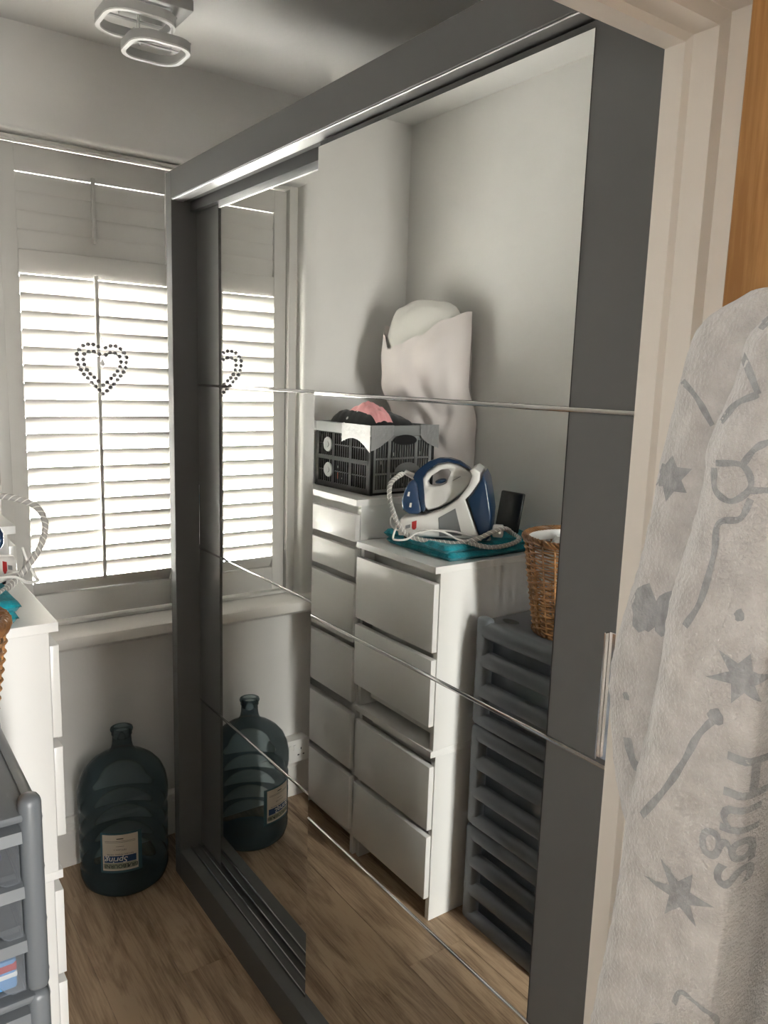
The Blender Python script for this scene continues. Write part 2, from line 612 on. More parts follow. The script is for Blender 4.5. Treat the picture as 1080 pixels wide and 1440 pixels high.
hw = struct('added_window', MB().box(-1.96, -1.92, -2.60, -2.57, 1.60, 1.80).box(-1.96, -1.92, -2.43, -2.40, 1.60, 1.80).box(-1.96, -1.92, -2.57, -2.43, 1.60, 1.63)
            .box(-1.96, -1.92, -2.57, -2.43, 1.77, 1.80), GLOSSW, 'small white framed window added unseen in the hall to light the bathrobe', 'window')  # made-up opening out of view, added to light the robe and jamb
part('pane', MB().box(-1.942, -1.938, -2.57, -2.43, 1.63, 1.77), GLASS, hw)
struct('added_light_block_nib', MB().box(-0.66, 0.9, -3.0, -2.9, 0, H), WALL, 'white painted wall nib added unseen in the hall to block light', 'wall')  # made-up blocker out of view, keeps hall light off the wall below the window

# skirting boards
SK = [(0, 0), (0.018, 0), (0.018, 0.125), (0.012, 0.135), (0.012, 0.148), (0.006, 0.165), (0, 0.168)]


def skirt(name, p0, p1, nrm, label):
    p0, p1, nrm = Vector(p0), Vector(p1), Vector(nrm)
    rings = [[(p + nrm * a + Vector((0, 0, b)))[:] for a, b in SK] for p in (p0, p1)]
    struct(name, MB().loft(rings), GLOSSW, label, 'skirting board')


skirt('baseboard_window', (-W, 0, 0), (XR, 0, 0), (0, -1, 0), 'white skirting board under the window')
skirt('baseboard_left', (-W, YD0, 0), (-W, -0.02, 0), (1, 0, 0), 'white skirting board behind the chests of drawers')

# window sill with a rounded nose
prof = [(0.30, 0.745), (-0.035, 0.745), (-0.060, 0.750), (-0.075, 0.762), (-0.079, 0.778), (-0.075, 0.794), (-0.062, 0.803), (0.30, 0.803)]
rings = [[(xx, a, b) for a, b in prof] for xx in (-0.56, 0.62)]
struct('trim_1', MB().loft(rings), GLOSSW, 'white window sill with a rounded nose', 'window sill', smooth=True)

# window unit behind the shutters
wn = struct('window_1', MB().box(WX0, WX1, 0.20, 0.26, WZ0 + 0.01, WZ0 + 0.07).box(WX0, WX1, 0.20, 0.26, WZ1 - 0.06, WZ1)
            .box(WX0, WX0 + 0.06, 0.20, 0.26, WZ0 + 0.07, WZ1 - 0.06).box(WX1 - 0.06, WX1, 0.20, 0.26, WZ0 + 0.07, WZ1 - 0.06)
            .box(0.10, 0.16, 0.20, 0.26, WZ0 + 0.07, WZ1 - 0.06), GLOSSW, 'white framed window behind the louvred shutters', 'window')
part('pane', MB().box(WX0 + 0.06, 0.10, 0.228, 0.232, WZ0 + 0.07, WZ1 - 0.06), GLASS, wn)
part('pane', MB().box(0.16, WX1 - 0.06, 0.228, 0.232, WZ0 + 0.07, WZ1 - 0.06), GLASS, wn)

# doorway lining: stepped profile running up both sides and over the head (x measured into the opening)


LX, LZ = -0.127, 1.949
prof = [(0.0, -1.950), (0.0, -1.974), (0.007, -1.978), (0.007, -2.006), (0.022, -2.008), (0.022, -2.066),
        (0.060, -2.066), (0.060, -1.950)]
jl = [[(LX + a, b, 0.0) for a, b in prof], [(LX + a, b, LZ + a) for a, b in prof]]
struct('trim_2', MB().loft(jl), JAMB, 'cream gloss door jamb beside the hanging bathrobe', 'door frame')
JL = -0.863
jl = [[(JL - a, b, 0.0) for a, b in prof], [(JL - a, b, LZ + a) for a, b in prof]]
struct('trim_3', MB().loft(jl), JAMB, 'cream gloss door jamb opposite the oak door', 'door frame')
jl = [[(JL - a, b, LZ + a) for a, b in prof], [(LX + a, b, LZ + a) for a, b in prof]]
struct('trim_4', MB().loft(jl), JAMB, 'cream gloss door head above the doorway', 'door frame')
# rounded casing on the hall side
cs = [(0.026, -2.062), (0.026, -2.074), (0.034, -2.080), (0.075, -2.080), (0.085, -2.074), (0.085, -2.061)]
struct('trim_5', MB().loft([[(LX + a, b, 0.0) for a, b in cs], [(LX + a, b, LZ + a) for a, b in cs]]), JAMB,
       'cream gloss casing strip round the hinge side', 'door frame')
struct('trim_6', MB().loft([[(JL - a, b, LZ + a) for a, b in cs], [(LX + a, b, LZ + a) for a, b in cs]]), JAMB,
       'cream gloss casing strip above the doorway', 'door frame')

# oak door standing open into the hall
dr = struct('door_1', MB().rbox(-0.160, -0.122, -2.82, -2.062, 0.008, 1.990, 0.002, 1), OAK,
            'open oak veneer door with the bathrobe hanging on it', 'door')
part('hinge', MB().rbox(-0.122, -0.108, -2.075, -2.062, 1.60, 1.70, 0.001, 1), CHROME, dr)

# ================================================================== WARDROBE
X0 = -0.022
Yf, Yfi, Yn, Yni = -0.2265, -0.267, -1.925, -1.885
ZT, ZF, ZP = 2.162, 2.086, 0.095
wr = thing('sliding_wardrobe', 'tall grey sliding wardrobe with two mirrored doors', 'wardrobe', (0.3, (Yf + Yn) / 2, 0))
part('side_panel', MB().rbox(X0, 0.60, Yfi, Yf, 0, ZT, 0.0015, 1), GREY, wr)
part('side_panel', MB().rbox(X0, 0.60, Yn, Yni, 0, ZT, 0.0015, 1), GREY, wr)
part('top_fascia', MB().rbox(X0, 0.035, Yni, Yfi, ZF, ZT, 0.0015, 1), GREY, wr)
part('fascia_trim', MB().rbox(X0 + 0.002, 0.014, Yni, Yfi, ZF - 0.003, ZF, 0.001, 1), ALU, wr, label='thin aluminium lip')
part('top_panel', MB().box(0.035, 0.60, Yni, Yfi, ZT - 0.03, ZT), GREY, wr)
part('back_panel', MB().box(0.59, 0.60, Yni, Yfi, 0.0, ZT - 0.03), GREYD, wr)
part('plinth', MB().rbox(X0, 0.012, Yni, Yfi, 0, ZP, 0.0012, 1).box(0.012, 0.59, Yni, Yfi, 0, 0.085), GREY, wr)
part('track_bed', MB().box(0.012, 0.060, Yni, Yfi, 0.0852, 0.0862), GREY, wr)
for xa in (0.0150, 0.040):
    part('track_rail', MB().rbox(xa, xa + 0.0035, Yni, Yfi, 0.0862, 0.0985, 0.0012, 1), CHROME, wr, label='thin chrome runner')
part('top_track', MB().box(0.035, 0.10, Yni, Yfi, 2.06, ZT - 0.03), GREYD, wr)
ZS = [0.5934, 1.0842, 1.5747]
ZB, ZM = 0.098, 2.067


def door(xp, ya, yb, ym0, ym1, yh):
    """xp: mirror plane; ya..yb door leaf; ym0..ym1 the mirrored stretch"""
    d = part('sliding_door', MB().box(xp + 0.004, xp + 0.026, ya, yb, ZB - 0.005, 2.078), GREY, wr, smooth=False)
    g = 0.004
    zz = [ZB] + ZS + [ZM]
    for i in range(4):
        z0, z1 = zz[i] + (g if i else 0), zz[i + 1] - (g if i < 3 else 0)
        part('mirror_pane', MB().box(xp, xp + 0.004, ym0, ym1, z0, z1), MIRROR, d, smooth=False, label='mirror pane')
        a, b = (ya, ym0 - 0.0012) if ym0 - ya > 0.05 else (ym1 + 0.0012, yb)
        part('grey_pane', MB().box(xp + 0.0005, xp + 0.004, a, b, z0, z1 if i < 3 else 2.078), GREY, d, smooth=False)
    for z in ZS:
        part('chrome_strip', MB().rbox(xp - 0.0025, xp + 0.004, ya + 0.001, yb - 0.001, z - 0.0034, z + 0.0034, 0.0016, 2),
             CHROME, d, label='chrome divider strip')
    part('edge_trim', MB().box(xp - 0.0002, xp + 0.004, ym0 - 0.0012 if ym0 - ya > .05 else ym1, ym0 if ym0 - ya > .05 else ym1 + 0.0012, ZB, ZM),
         BLACK, d, smooth=False)
    part('handle', MB().rbox(xp - 0.011, xp, yh + 0.003, yh + 0.006, 1.095, 1.279, 0.001, 1)
         .rbox(xp - 0.004, xp, yh - 0.016, yh - 0.013, 1.095, 1.279, 0.001, 1)
         .rbox(xp - 0.003, xp, yh - 0.013, yh + 0.003, 1.095, 1.279, 0.0008, 1), CHROME, d, label='slim chrome handle')


door(0.0, -1.882, -1.038, -1.744, -1.0385, -1.849)
door(0.053, -1.085, -0.241 + 0.0, -1.085, -0.4195, -0.262)

# ================================================================== SHUTTERS
sh = thing('window_shutters', 'white louvred window shutters with a tilt rod', 'shutters', (0.05, 0.08, 0.80))
FX0, FX1, FZ0, FZ1 = -0.442, 0.565, 0.805, 2.256
part('shutter_frame', MB().rbox(FX0, FX0 + 0.032, 0.035, 0.10, FZ0, FZ1, 0.002), SHUT, sh)
part('shutter_frame', MB().rbox(FX1 - 0.032, FX1, 0.035, 0.10, FZ0, FZ1, 0.002), SHUT, sh)
part('shutter_frame', MB().rbox(FX0 + 0.032, FX1 - 0.032, 0.035, 0.10, FZ1 - 0.012, FZ1, 0.002), SHUT, sh)
part('shutter_frame', MB().rbox(FX0 + 0.032, FX1 - 0.032, 0.035, 0.10, FZ0, FZ0 + 0.012, 0.002), SHUT, sh)


def slat_mesh(length, chord, thick):
    n = 14
    ring = []
    for k in range(n):
        a = 2 * math.pi * k / n
        ring.append((chord / 2 * math.cos(a), thick / 2 * math.sin(a)))
    return MB().loft([[(0, a, b) for a, b in ring], [(length, a, b) for a, b in ring]])


slat_src = None
PZ = 0.0517
for (px0, px1) in ((-0.4085, 0.1270), (0.1290, 0.5315)):
    sw = 0.047
    for a, b in ((px0, px0 + sw), (px1 - sw, px1)):
        part('stile', MB().rbox(a, b, 0.055, 0.083, 0.820, 2.240, 0.002), SHUT, sh)
    xl, xr = px0 + sw, px1 - sw
    part('bottom_rail', MB().rbox(xl, xr, 0.056, 0.082, 0.820, 0.905, 0.002), SHUT, sh)
    part('mid_rail', MB().rbox(xl, xr, 0.056, 0.082, 1.882, 1.950, 0.002), SHUT, sh)
    part('top_rail', MB().rbox(xl, xr, 0.056, 0.082, 2.1655, 2.2400, 0.002), SHUT, sh)
    ln = xr - xl - 0.001
    if slat_src is None:
        ln0 = ln
        slat_src = part('slat', slat_mesh(ln, 0.0635, 0.0085), SHUT, sh, world=False, ang=60)
        first = True
    k = 0
    z = 1.853
    base = Vector((0.05, 0.08, 0.80))
    while z > 0.915:
        loc = Vector((xl + 0.0005, 0.069, z)) - base
        rx = math.radians(-56 if px0 < 0 else -80)
        if first:
            slat_src.location, slat_src.rotation_euler = loc, (rx, 0, 0)
            first = False
        else:
            copy_part(slat_src, sh, loc, (rx, 0, 0), ln / ln0)
        z -= PZ
    for k in range(4):
        copy_part(slat_src, sh, Vector((xl + 0.0005, 0.069, 2.1330 - k * 0.0525)) - base, (math.radians(-84), 0, 0), ln / ln0)
    rxm = -0.1495 if px0 < 0 else (xl + xr) / 2
    part('tilt_rod', MB().rbox(rxm - 0.0055, rxm + 0.0055, 0.024, 0.036, 0.945, 1.892, 0.002), SHUT, sh)
    part('tilt_rod', MB().rbox(rxm - 0.0055, rxm + 0.0055, 0.030, 0.042, 1.985, 2.173, 0.002), SHUT, sh)

# ================================================================== BEAD HEART
OUTER = [(-0.198, 1.68), (-0.183, 1.685), (-0.168, 1.685), (-0.153, 1.679), (-0.131, 1.677), (-0.116, 1.683), (-0.1, 1.683), (-0.086, 1.676), (-0.075, 1.664), (-0.068, 1.65), (-0.068, 1.634), (-0.071, 1.619), (-0.078, 1.604), (-0.087, 1.592), (-0.097, 1.58), (-0.108, 1.567), (-0.119, 1.556), (-0.13, 1.545), (-0.143, 1.536), (-0.154, 1.547), (-0.165, 1.558), (-0.176, 1.57), (-0.187, 1.583), (-0.198, 1.594), (-0.207, 1.607), (-0.214, 1.623), (-0.217, 1.638), (-0.217, 1.654), (-0.21, 1.668)]
INNER = [(-0.182, 1.662), (-0.167, 1.663), (-0.151, 1.656), (-0.131, 1.655), (-0.118, 1.662), (-0.103, 1.661), (-0.089, 1.652), (-0.085, 1.636), (-0.088, 1.621), (-0.097, 1.607), (-0.106, 1.594), (-0.117, 1.584), (-0.129, 1.572), (-0.142, 1.563), (-0.156, 1.574), (-0.168, 1.586), (-0.179, 1.596), (-0.189, 1.608), (-0.196, 1.624), (-0.199, 1.639), (-0.196, 1.655)]
hb = Vector((-0.1415, 0.0165, 1.53))
ht = thing('bead_heart', 'heart of two rows of grey beads hanging on the shutter rod', 'hanging heart', hb)
bead = None
for px, pz in OUTER + INNER:
    loc = Vector((px, 0.0165, pz)) - hb
    if bead is None:
        bead = part('bead', MB().sphere((0, 0, 0), 0.0071, 12, 8), BEAD, ht, world=False, ang=80)
        bead.location = loc
    else:
        copy_part(bead, ht, loc)
for L in (OUTER, INNER):
    part('wire', MB().tube([(a, 0.0165, b) for a, b in L], 0.0011, 6, closed=True), CHROME, ht)
part('hanging_loop', MB().tube([(-0.1405, 0.0165, 1.672), (-0.141, 0.018, 1.70), (-0.146, 0.023, 1.72), (-0.1505, 0.0235, 1.735)], 0.0009, 6), CHROME, ht)
part('crystal_drop', MB().lathe([(0.0004, 0), (0.006, 0.004), (0.008, 0.010), (0.005, 0.018), (0.0006, 0.026)], 10, (-0.1415, 0.0165, 1.617))
     .tube([(-0.1415, 0.0165, 1.643), (-0.1415, 0.0165, 1.655)], 0.0007, 5), BEADW, ht)

# ================================================================== CHESTS OF DRAWERS
FXC = -0.495     # front plane of the drawers


def chest(name, label, ya, yb, z0, ht_, rows, back, front, toe=0.0):
    t = thing(name, label, 'chest of drawers', ((back + front) / 2, (ya + yb) / 2, z0))
    f = front
    part('side_panel', MB().rbox(back, f - 0.019, ya, ya + 0.018, z0, z0 + ht_ - 0.02, 0.0008, 1), FURN, t)
    part('side_panel', MB().rbox(back, f - 0.019, yb - 0.018, yb, z0, z0 + ht_ - 0.02, 0.0008, 1), FURN, t)
    part('top', MB().rbox(back, f, ya, yb, z0 + ht_ - 0.02, z0 + ht_, 0.0008, 1), FURNG, t)
    part('back_panel', MB().box(back, back + 0.006, ya + 0.018, yb - 0.018, z0 + 0.02, z0 + ht_ - 0.02), FURN, t)
    part('front_rail', MB().box(f - 0.075, f - 0.060, ya + 0.018, yb - 0.018, z0 + 0.02, z0 + ht_ - 0.02), FURN, t)
    for i, (a, b) in enumerate(rows):
        part('drawer', MB().rbox(f - 0.018, f, ya + 0.003, yb - 0.003, z0 + a, z0 + b, 0.0012, 2)
             .box(f - 0.06, f - 0.018, ya + 0.03, yb - 0.03, z0 + a + 0.01, z0 + b - 0.03), FURNG, t)
    return t


R2 = [(0.282, 0.500), (0.075, 0.278 - 0.018)]
R2 = [(0.300, 0.500), (0.077, 0.278)]
chest('chest_of_drawers', 'white two drawer chest on the floor beside the storage tower', -0.868, -0.468, 0.0, 0.55, R2, -0.985, FXC - 0.010)
chest('chest_of_drawers', 'white two drawer chest stacked on another, under the teal towel', -0.868, -0.468, 0.55, 0.55, R2, -0.985, FXC)
RT = [(0.096, 0.290), (0.317, 0.511), (0.554, 0.735), (0.760, 0.954), (0.980, 1.070), (1.094, 1.180)]
chest('tall_chest_of_drawers', 'tall narrow white chest of six drawers under the crate', -0.462, -0.062, 0.0, 1.23, RT, -0.985, FXC)

# ================================================================== STORAGE TOWER (three stacked modules)
TX0, TX1, TY0, TY1 = -0.985, -0.622, -1.300, -0.902
HM = 0.3135
tower_lab = ['grey plastic three drawer unit standing on the floor',
             'grey plastic three drawer unit in the middle of its stack',
             'grey plastic three drawer unit on top of its stack, under the basket']


def drawer_front(x0, x1, z0, z1):
    e = 0.020
    pts = [(x0, z0), (x0 + e, z0), (x0 + e + 0.008, z0 + 0.005), (x0 + e + 0.018, z0 + 0.020), (x0 + e + 0.036, z0 + 0.029),
           (x1 - e - 0.036, z0 + 0.029), (x1 - e - 0.018, z0 + 0.020), (x1 - e - 0.008, z0 + 0.005), (x1 - e, z0), (x1, z0), (x1, z1), (x0, z1)]
    return pts


for k in range(3):
    b = k * HM
    t = thing('plastic_drawer_unit', tower_lab[k], 'drawer unit', ((TX0 + TX1) / 2, (TY0 + TY1) / 2, b), group='stacked grey plastic drawer units')
    for (px, sx) in ((TX0, 1), (TX1, -1)):
        for (py, sy, dep) in ((TY0, 1, 0.036), (TY1, -1, 0.050)):
            ya, yb = sorted((py, py + sy * dep))
            xa, xb = sorted((px, px + sx * 0.034))
            top = b + HM - (0.0 if k < 2 else -0.022 if sy > 0 else -0.012)
            part('post', MB().rbox(xa, xb, ya, yb, b + 0.0005, top, 0.014, 4), PLASG, t)
    # bull-nosed side rails
    for (px, sx) in ((TX0, -1), (TX1, 1)):
        for zc in (0.022, 0.112, 0.204, 0.290):
            hgt = 0.024 if zc > 0.03 else 0.020
            ring = []
            for a in range(9):
                an = -math.pi / 2 + math.pi * a / 8
                ring.append((px + sx * (-0.012 + 0.016 * math.cos(an)), zc + hgt * math.sin(an) - 0.004 * math.cos(an)))
            ring = [(px - sx * 0.020, zc - hgt)] + ring + [(px - sx * 0.020, zc + hgt)]
            part('side_rail', MB().loft([[(a, TY0 + 0.03, b + c) for a, c in ring], [(a, TY1 - 0.03, b + c) for a, c in ring]]), PLASG, t)
    part('top_tray', MB().rbox(TX0 + 0.01, TX1 - 0.012, TY0 + 0.004, TY1 - 0.005, b + HM - 0.016, b + HM - 0.002, 0.005, 2), PLASG, t)
    part('back_panel', MB().box(TX0 + 0.03, TX1 - 0.03, TY1 - 0.012, TY1 - 0.008, b + 0.01, b + HM - 0.02), PLASG, t)
    for (z0, z1) in ((0.012, 0.098), (0.106, 0.190), (0.198, 0.282)):
        part('front_lip', MB().loft([[(xx, TY0 - 0.006, b + z1 - 0.012), (xx, TY0 - 0.003, b + z1 + 0.006), (xx, TY0 + 0.03, b + z1 + 0.012),
                                      (xx, TY0 + 0.03, b + z1 + 0.002), (xx, TY0 + 0.005, b + z1 - 0.012)] for xx in (TX0 + 0.033, TX1 - 0.033)]), PLASG, t)
        d = part('drawer', MB().prism(drawer_front(TX0 + 0.036, TX1 - 0.036, b + z0, b + z1 - 0.008), TY0 + 0.006, TY0 + 0.009)
                 .box(TX1 - 0.040, TX1 - 0.037, TY0 + 0.009, TY1 - 0.02, b + z0, b + z1 - 0.024)
                 .box(TX0 + 0.037, TX0 + 0.040, TY0 + 0.009, TY1 - 0.02, b + z0, b + z1 - 0.024)
                 .box(TX0 + 0.040, TX1 - 0.040, TY0 + 0.009, TY1 - 0.02, b + z0, b + z0 + 0.002)
                 .box(TX0 + 0.040, TX1 - 0.040, TY1 - 0.023, TY1 - 0.02, b + z0 + .002, b + z1 - 0.024), DRAWP, t, smooth=False, label='clear plastic drawer')
    if k == 2:
        part('grip_hole', MB().lathe([(0.0005, 0), (0.022, 0.0006)], 20, (0, 0, 0)).map(lambda x, y, z: (-0.70 + x * 0.8, -0.965 + y * 1.3, b + HM - 0.0018 + z)), BLACK, t)
        part('grip_hole', MB().lathe([(0.0005, 0), (0.022, 0.0006)], 20, (0, 0, 0)).map(lambda x, y, z: (-0.70 + x * 0.8, -1.235 + y * 1.3, b + HM - 0.0018 + z)), BLACK, t)

# contents of the drawers
def dz(k, i):
    return k * HM + (0.012, 0.106, 0.198)[i] + 0.0022


c = thing('spray_can', 'purple spray can lying in the topmost clear drawer', 'spray can', (-0.70, -1.15, dz(2, 2)))
part('can_body', MB().lathe([(0.0005, 0), (0.022, 0), (0.024, 0.004), (0.024, 0.13), (0.020, 0.142), (0.013, 0.146)], 20).map(lambda x, y, z: (-0.70 + x, -1.25 + z, dz(2, 2) + 0.0245 + y)), PURPLE, c)
part('cap', MB().lathe([(0.013, 0.146), (0.019, 0.147), (0.019, 0.19), (0.016, 0.196), (0.0005, 0.196)], 20).map(lambda x, y, z: (-0.70 + x, -1.25 + z, dz(2, 2) + 0.0245 + y)), PLASG, c)


def lumpy(name, label, cat, center, size, material, seed, top=None, topmat=None, amp=0.25):
    t = thing(name, label, cat, (center[0], center[1], center[2]))
    m = MB().sphere((0, 0, 0), 1.0, 20, 14)
    def fn(x, y, z):
        n = 1 + amp * noise.noise(Vector((x * 1.7 + seed, y * 1.7, z * 1.7))) + amp * 0.5 * noise.noise(Vector((x * 5, y * 5 + seed, z * 5)))
        return (center[0] + x * n * size[0], center[1] + y * n * size[1], center[2] + max(0.0, (z * n + 1) * size[2]))
    part('wrap', m.map(fn), material, t, ang=70)
    if top:
        m = MB().rbox(-top[0], top[0], -top[1], top[1], 0, 0.012, 0.004).map(lambda x, y, z: (center[0] + x * 0.9 + size[0] * 0.75, center[1] + y, center[2] + size[2] + z))
        part('printed_label', m, topmat, t)
    return t


lumpy('wrapped_packet', 'crumpled white packet with green print in the upper clear drawer', 'packet', (-0.705, -1.09, dz(2, 1)), (0.026, 0.09, 0.018), BAGW, 2.0, (0.006, 0.03), GREENP)
lumpy('wrapped_packet', 'yellow and orange packet in a clear drawer above the unit joint', 'packet', (-0.702, -1.10, dz(2, 0)), (0.026, 0.06, 0.016), YELLOWP, 5.0, (0.004, 0.02), ORANGE)
lumpy('sponge', 'round beige sponge in a clear drawer of the middle unit', 'sponge', (-0.695, -1.12, dz(1, 1)), (0.026, 0.03, 0.020), BEIGEP, 8.0)
lumpy('wrapped_packet', 'white crumpled bag in a clear drawer of the middle unit', 'packet', (-0.74, -1.20, dz(1, 2)), (0.06, 0.06, 0.022), BAGW, 11.0)
lumpy('wrapped_packet', 'pale crumpled bag in a clear drawer of the bottom unit', 'packet', (-0.72, -1.10, dz(0, 1)), (0.04, 0.11, 0.020), COTTON, 14.0)
pk = thing('soap_packet', 'red, white and blue packet in the front of a clear drawer', 'packet', (-0.70, -1.265, dz(2, 0)))
part('packet', MB().rbox(-0.735, -0.668, -1.284, -1.262, dz(2, 0), dz(2, 0) + 0.052, 0.005), BLUEP, pk)
part('red_band', MB().rbox(-0.7352, -0.6678, -1.2844, -1.2616, dz(2, 0) + 0.030, dz(2, 0) + 0.048, 0.004), REDM, pk)
part('white_band', MB().rbox(-0.7352, -0.6678, -1.2844, -1.2616, dz(2, 0) + 0.020, dz(2, 0) + 0.030, 0.002), BAGW, pk)
lumpy('wrapped_packet', 'white bag filling the front of the top clear drawer', 'packet', (-0.80, -1.235, dz(2, 2)), (0.055, 0.035, 0.022), BAGW, 17.0)

# ================================================================== BASKET
BX, BY, BZ = -0.783, -1.125, 3 * HM - 0.0015
bk = thing('wicker_basket', 'tall round honey coloured wicker basket on the storage tower', 'basket', (BX, BY, BZ))
BH = 0.255


def brad(z):
    return 0.108 + (0.148 - 0.108) * (z / BH) ** 0.9


ns = 24
for s in range(ns):
    a = 2 * math.pi * s / ns
    pts = []
    for i in range(12):
        z = BH * i / 11
        pts.append((BX + brad(z) * math.cos(a), BY + brad(z) * math.sin(a), BZ + 0.006 + z))
    part('stake', MB().tube(pts, 0.0028, 6), WICK, bk)
m = MB()
rows = 30
for i in range(rows):
    z = 0.010 + (BH - 0.022) * i / (rows - 1)
    pts = []
    for k in range(ns * 4):
        a = 2 * math.pi * k / (ns * 4)
        r = brad(z) + 0.0042 * math.cos(ns / 2 * a + math.pi * (i % 2)) * 1.0
        pts.append((BX + r * math.cos(a), BY + r * math.sin(a), BZ + 0.006 + z + 0.0008 * math.sin(a * 7 + i)))
    m.tube(pts, 0.0025, 5, closed=True)
part('weave', m, WICK, bk)['kind'] = 'stuff'
m = MB()
for st in range(5):
    pts = []
    for k in range(96):
        a = 2 * math.pi * k / 96
        ph = a * 14 + st * 2 * math.pi / 5
        r = brad(BH) + 0.0065 * math.cos(ph)
        pts.append((BX + r * math.cos(a), BY + r * math.sin(a), BZ + 0.006 + BH + 0.002 + 0.0065 * math.sin(ph)))
    m.tube(pts, 0.0042, 6, closed=True)
part('braided_rim', m, WICKD, bk)
m = MB()
for st in range(3):
    pts = []
    for k in range(72):
        a = 2 * math.pi * k / 72
        ph = a * 12 + st * 2 * math.pi / 3
        r = brad(0) + 0.003 + 0.004 * math.cos(ph)
        pts.append((BX + r * math.cos(a), BY + r * math.sin(a), BZ + 0.007 + 0.003 * math.sin(ph)))
    m.tube(pts, 0.0033, 6, closed=True)
part('base_braid', m, WICKD, bk)
part('basket_base', MB().lathe([(0.0005, 0.006), (0.100, 0.006), (0.106, 0.003), (0.100, 0.001), (0.0005, 0.001)], 32, (BX, BY, BZ)), WICK, bk)
part('lining_band', MB().lathe([(brad(0.235) - 0.007, 0.235), (brad(0.255) - 0.007, 0.262), (brad(0.255) - 0.010, 0.262), (brad(0.235) - 0.010, 0.235)], 40, (BX, BY, BZ)), BAGW, bk)
m = MB().sphere((0, 0, 0), 1.0, 36, 24)
m.map(lambda x, y, z: (BX + x * 0.118 * (1 + 0.10 * noise.noise(Vector((x * 3, y * 3, z * 3)))),
                       BY + y * 0.118 * (1 + 0.10 * noise.noise(Vector((x * 3, y * 3, z * 3)))),
                       BZ + 0.195 + z * 0.06 + 0.040 * noise.noise(Vector((x * 4.5, y * 4.5, 2))) + 0.022 * noise.noise(Vector((x * 11, y * 11, 5)))))
bgm = link('crumpled_bag', m, BAGW, True, 40)
tag(bgm, 'crumpled white plastic bags filling the wicker basket', 'bag')

# ================================================================== WATER BOTTLE
QX, QY = -0.166, -0.163
bt = thing('water_bottle', 'large blue plastic cooler water bottle with an upside down label', 'bottle', (QX, QY, 0))
pr = [(0.0005, 0.012), (0.070, 0.010), (0.095, 0.001), (0.112, 0.003), (0.128, 0.018), (0.135, 0.042), (0.135, 0.060), (0.1315, 0.066), (0.1315, 0.074), (0.1355, 0.080),
      (0.1355, 0.120), (0.132, 0.126), (0.132, 0.134), (0.1355, 0.140), (0.1355, 0.180), (0.132, 0.186), (0.132, 0.194), (0.1355, 0.200),
      (0.1355, 0.238), (0.130, 0.248), (0.130, 0.258), (0.136, 0.268), (0.1375, 0.285), (0.1365, 0.315), (0.131, 0.345), (0.118, 0.374), (0.098, 0.397),
      (0.074, 0.414), (0.053, 0.425), (0.040, 0.434), (0.033, 0.446), (0.0295, 0.462), (0.0285, 0.482), (0.0285, 0.488), (0.031, 0.490), (0.031, 0.494),
      (0.0285, 0.496), (0.0285, 0.499), (0.033, 0.501), (0.0345, 0.506), (0.033, 0.511), (0.029, 0.512), (0.0265, 0.508), (0.0265, 0.480)]
part('bottle_body', MB().lathe(pr, 64, (QX, QY, 0)), PET, bt, ang=60)
# label wrapped on the body, printed upside down; centre direction towards the doorway and the drawers
LA = math.radians(-112)
LR = 0.1362
LZC, LWD, LHT = 0.168, 0.105, 0.118


def wrap(u, v, off=0.0):
    """u along the bottle (right as seen), v up"""
    a = LA + u / LR
    return (QX + (LR + off) * math.cos(a), QY + (LR + off) * math.sin(a), LZC + v)


def patch(u0, u1, v0, v1, off, n=14):
    return MB().grid([[wrap(u0 + (u1 - u0) * k / n, v, off) for k in range(n + 1)] for v in (v0, v1)])


part('label_edge', patch(-LWD / 2 - 0.007, LWD / 2 + 0.012, -LHT / 2 - 0.008, LHT / 2 + 0.006, 0.0004), LABELT, bt, smooth=True)
lab = part('paper_label', patch(-LWD / 2, LWD / 2, -LHT / 2, LHT / 2, 0.0008), LABELP, bt)
part('blue_band', patch(-LWD / 2 + 0.005, LWD / 2 - 0.006, -0.032, -0.010, 0.0011), LABELB, lab)
part('sage_band', patch(-LWD / 2 + 0.005, LWD / 2 - 0.006, -0.053, -0.034, 0.0011), LABELG, lab)


def print_on(body, size, v, material, u=0.0, bold=0.0, spacing=1.0, shear=0.0):
    vv, ff = text_mesh(body, size, bold, spacing=spacing, shear=shear)
    part('lettering', MB().add([wrap(u - p[0], v - p[1], 0.0014) for p in vv], ff), material, lab, smooth=False)


print_on('BRÆBOURNE', 0.0170, -0.0435, INKK, 0.0, 0.0002)
print_on('Spring', 0.0270, -0.0225, INKW, -0.011, 0.0003, shear=0.2)
print_on('NATURAL MINERAL WATER', 0.0062, -0.0045, INKK)
print_on('18.9 Litres e', 0.0075, 0.010, INKK)
part('printed_line', patch(-0.012, 0.012, 0.0205, 0.0215, 0.0012, 4), INKK, lab)
for v in (0.034, 0.038):
    part('printed_line', patch(-LWD / 2 + 0.008, LWD / 2 - 0.008, v, v + 0.0009, 0.0012), INKK, lab)
part('printed_mark', patch(-0.010, 0.010, 0.0445, 0.0475, 0.0012, 4), INKK, lab)

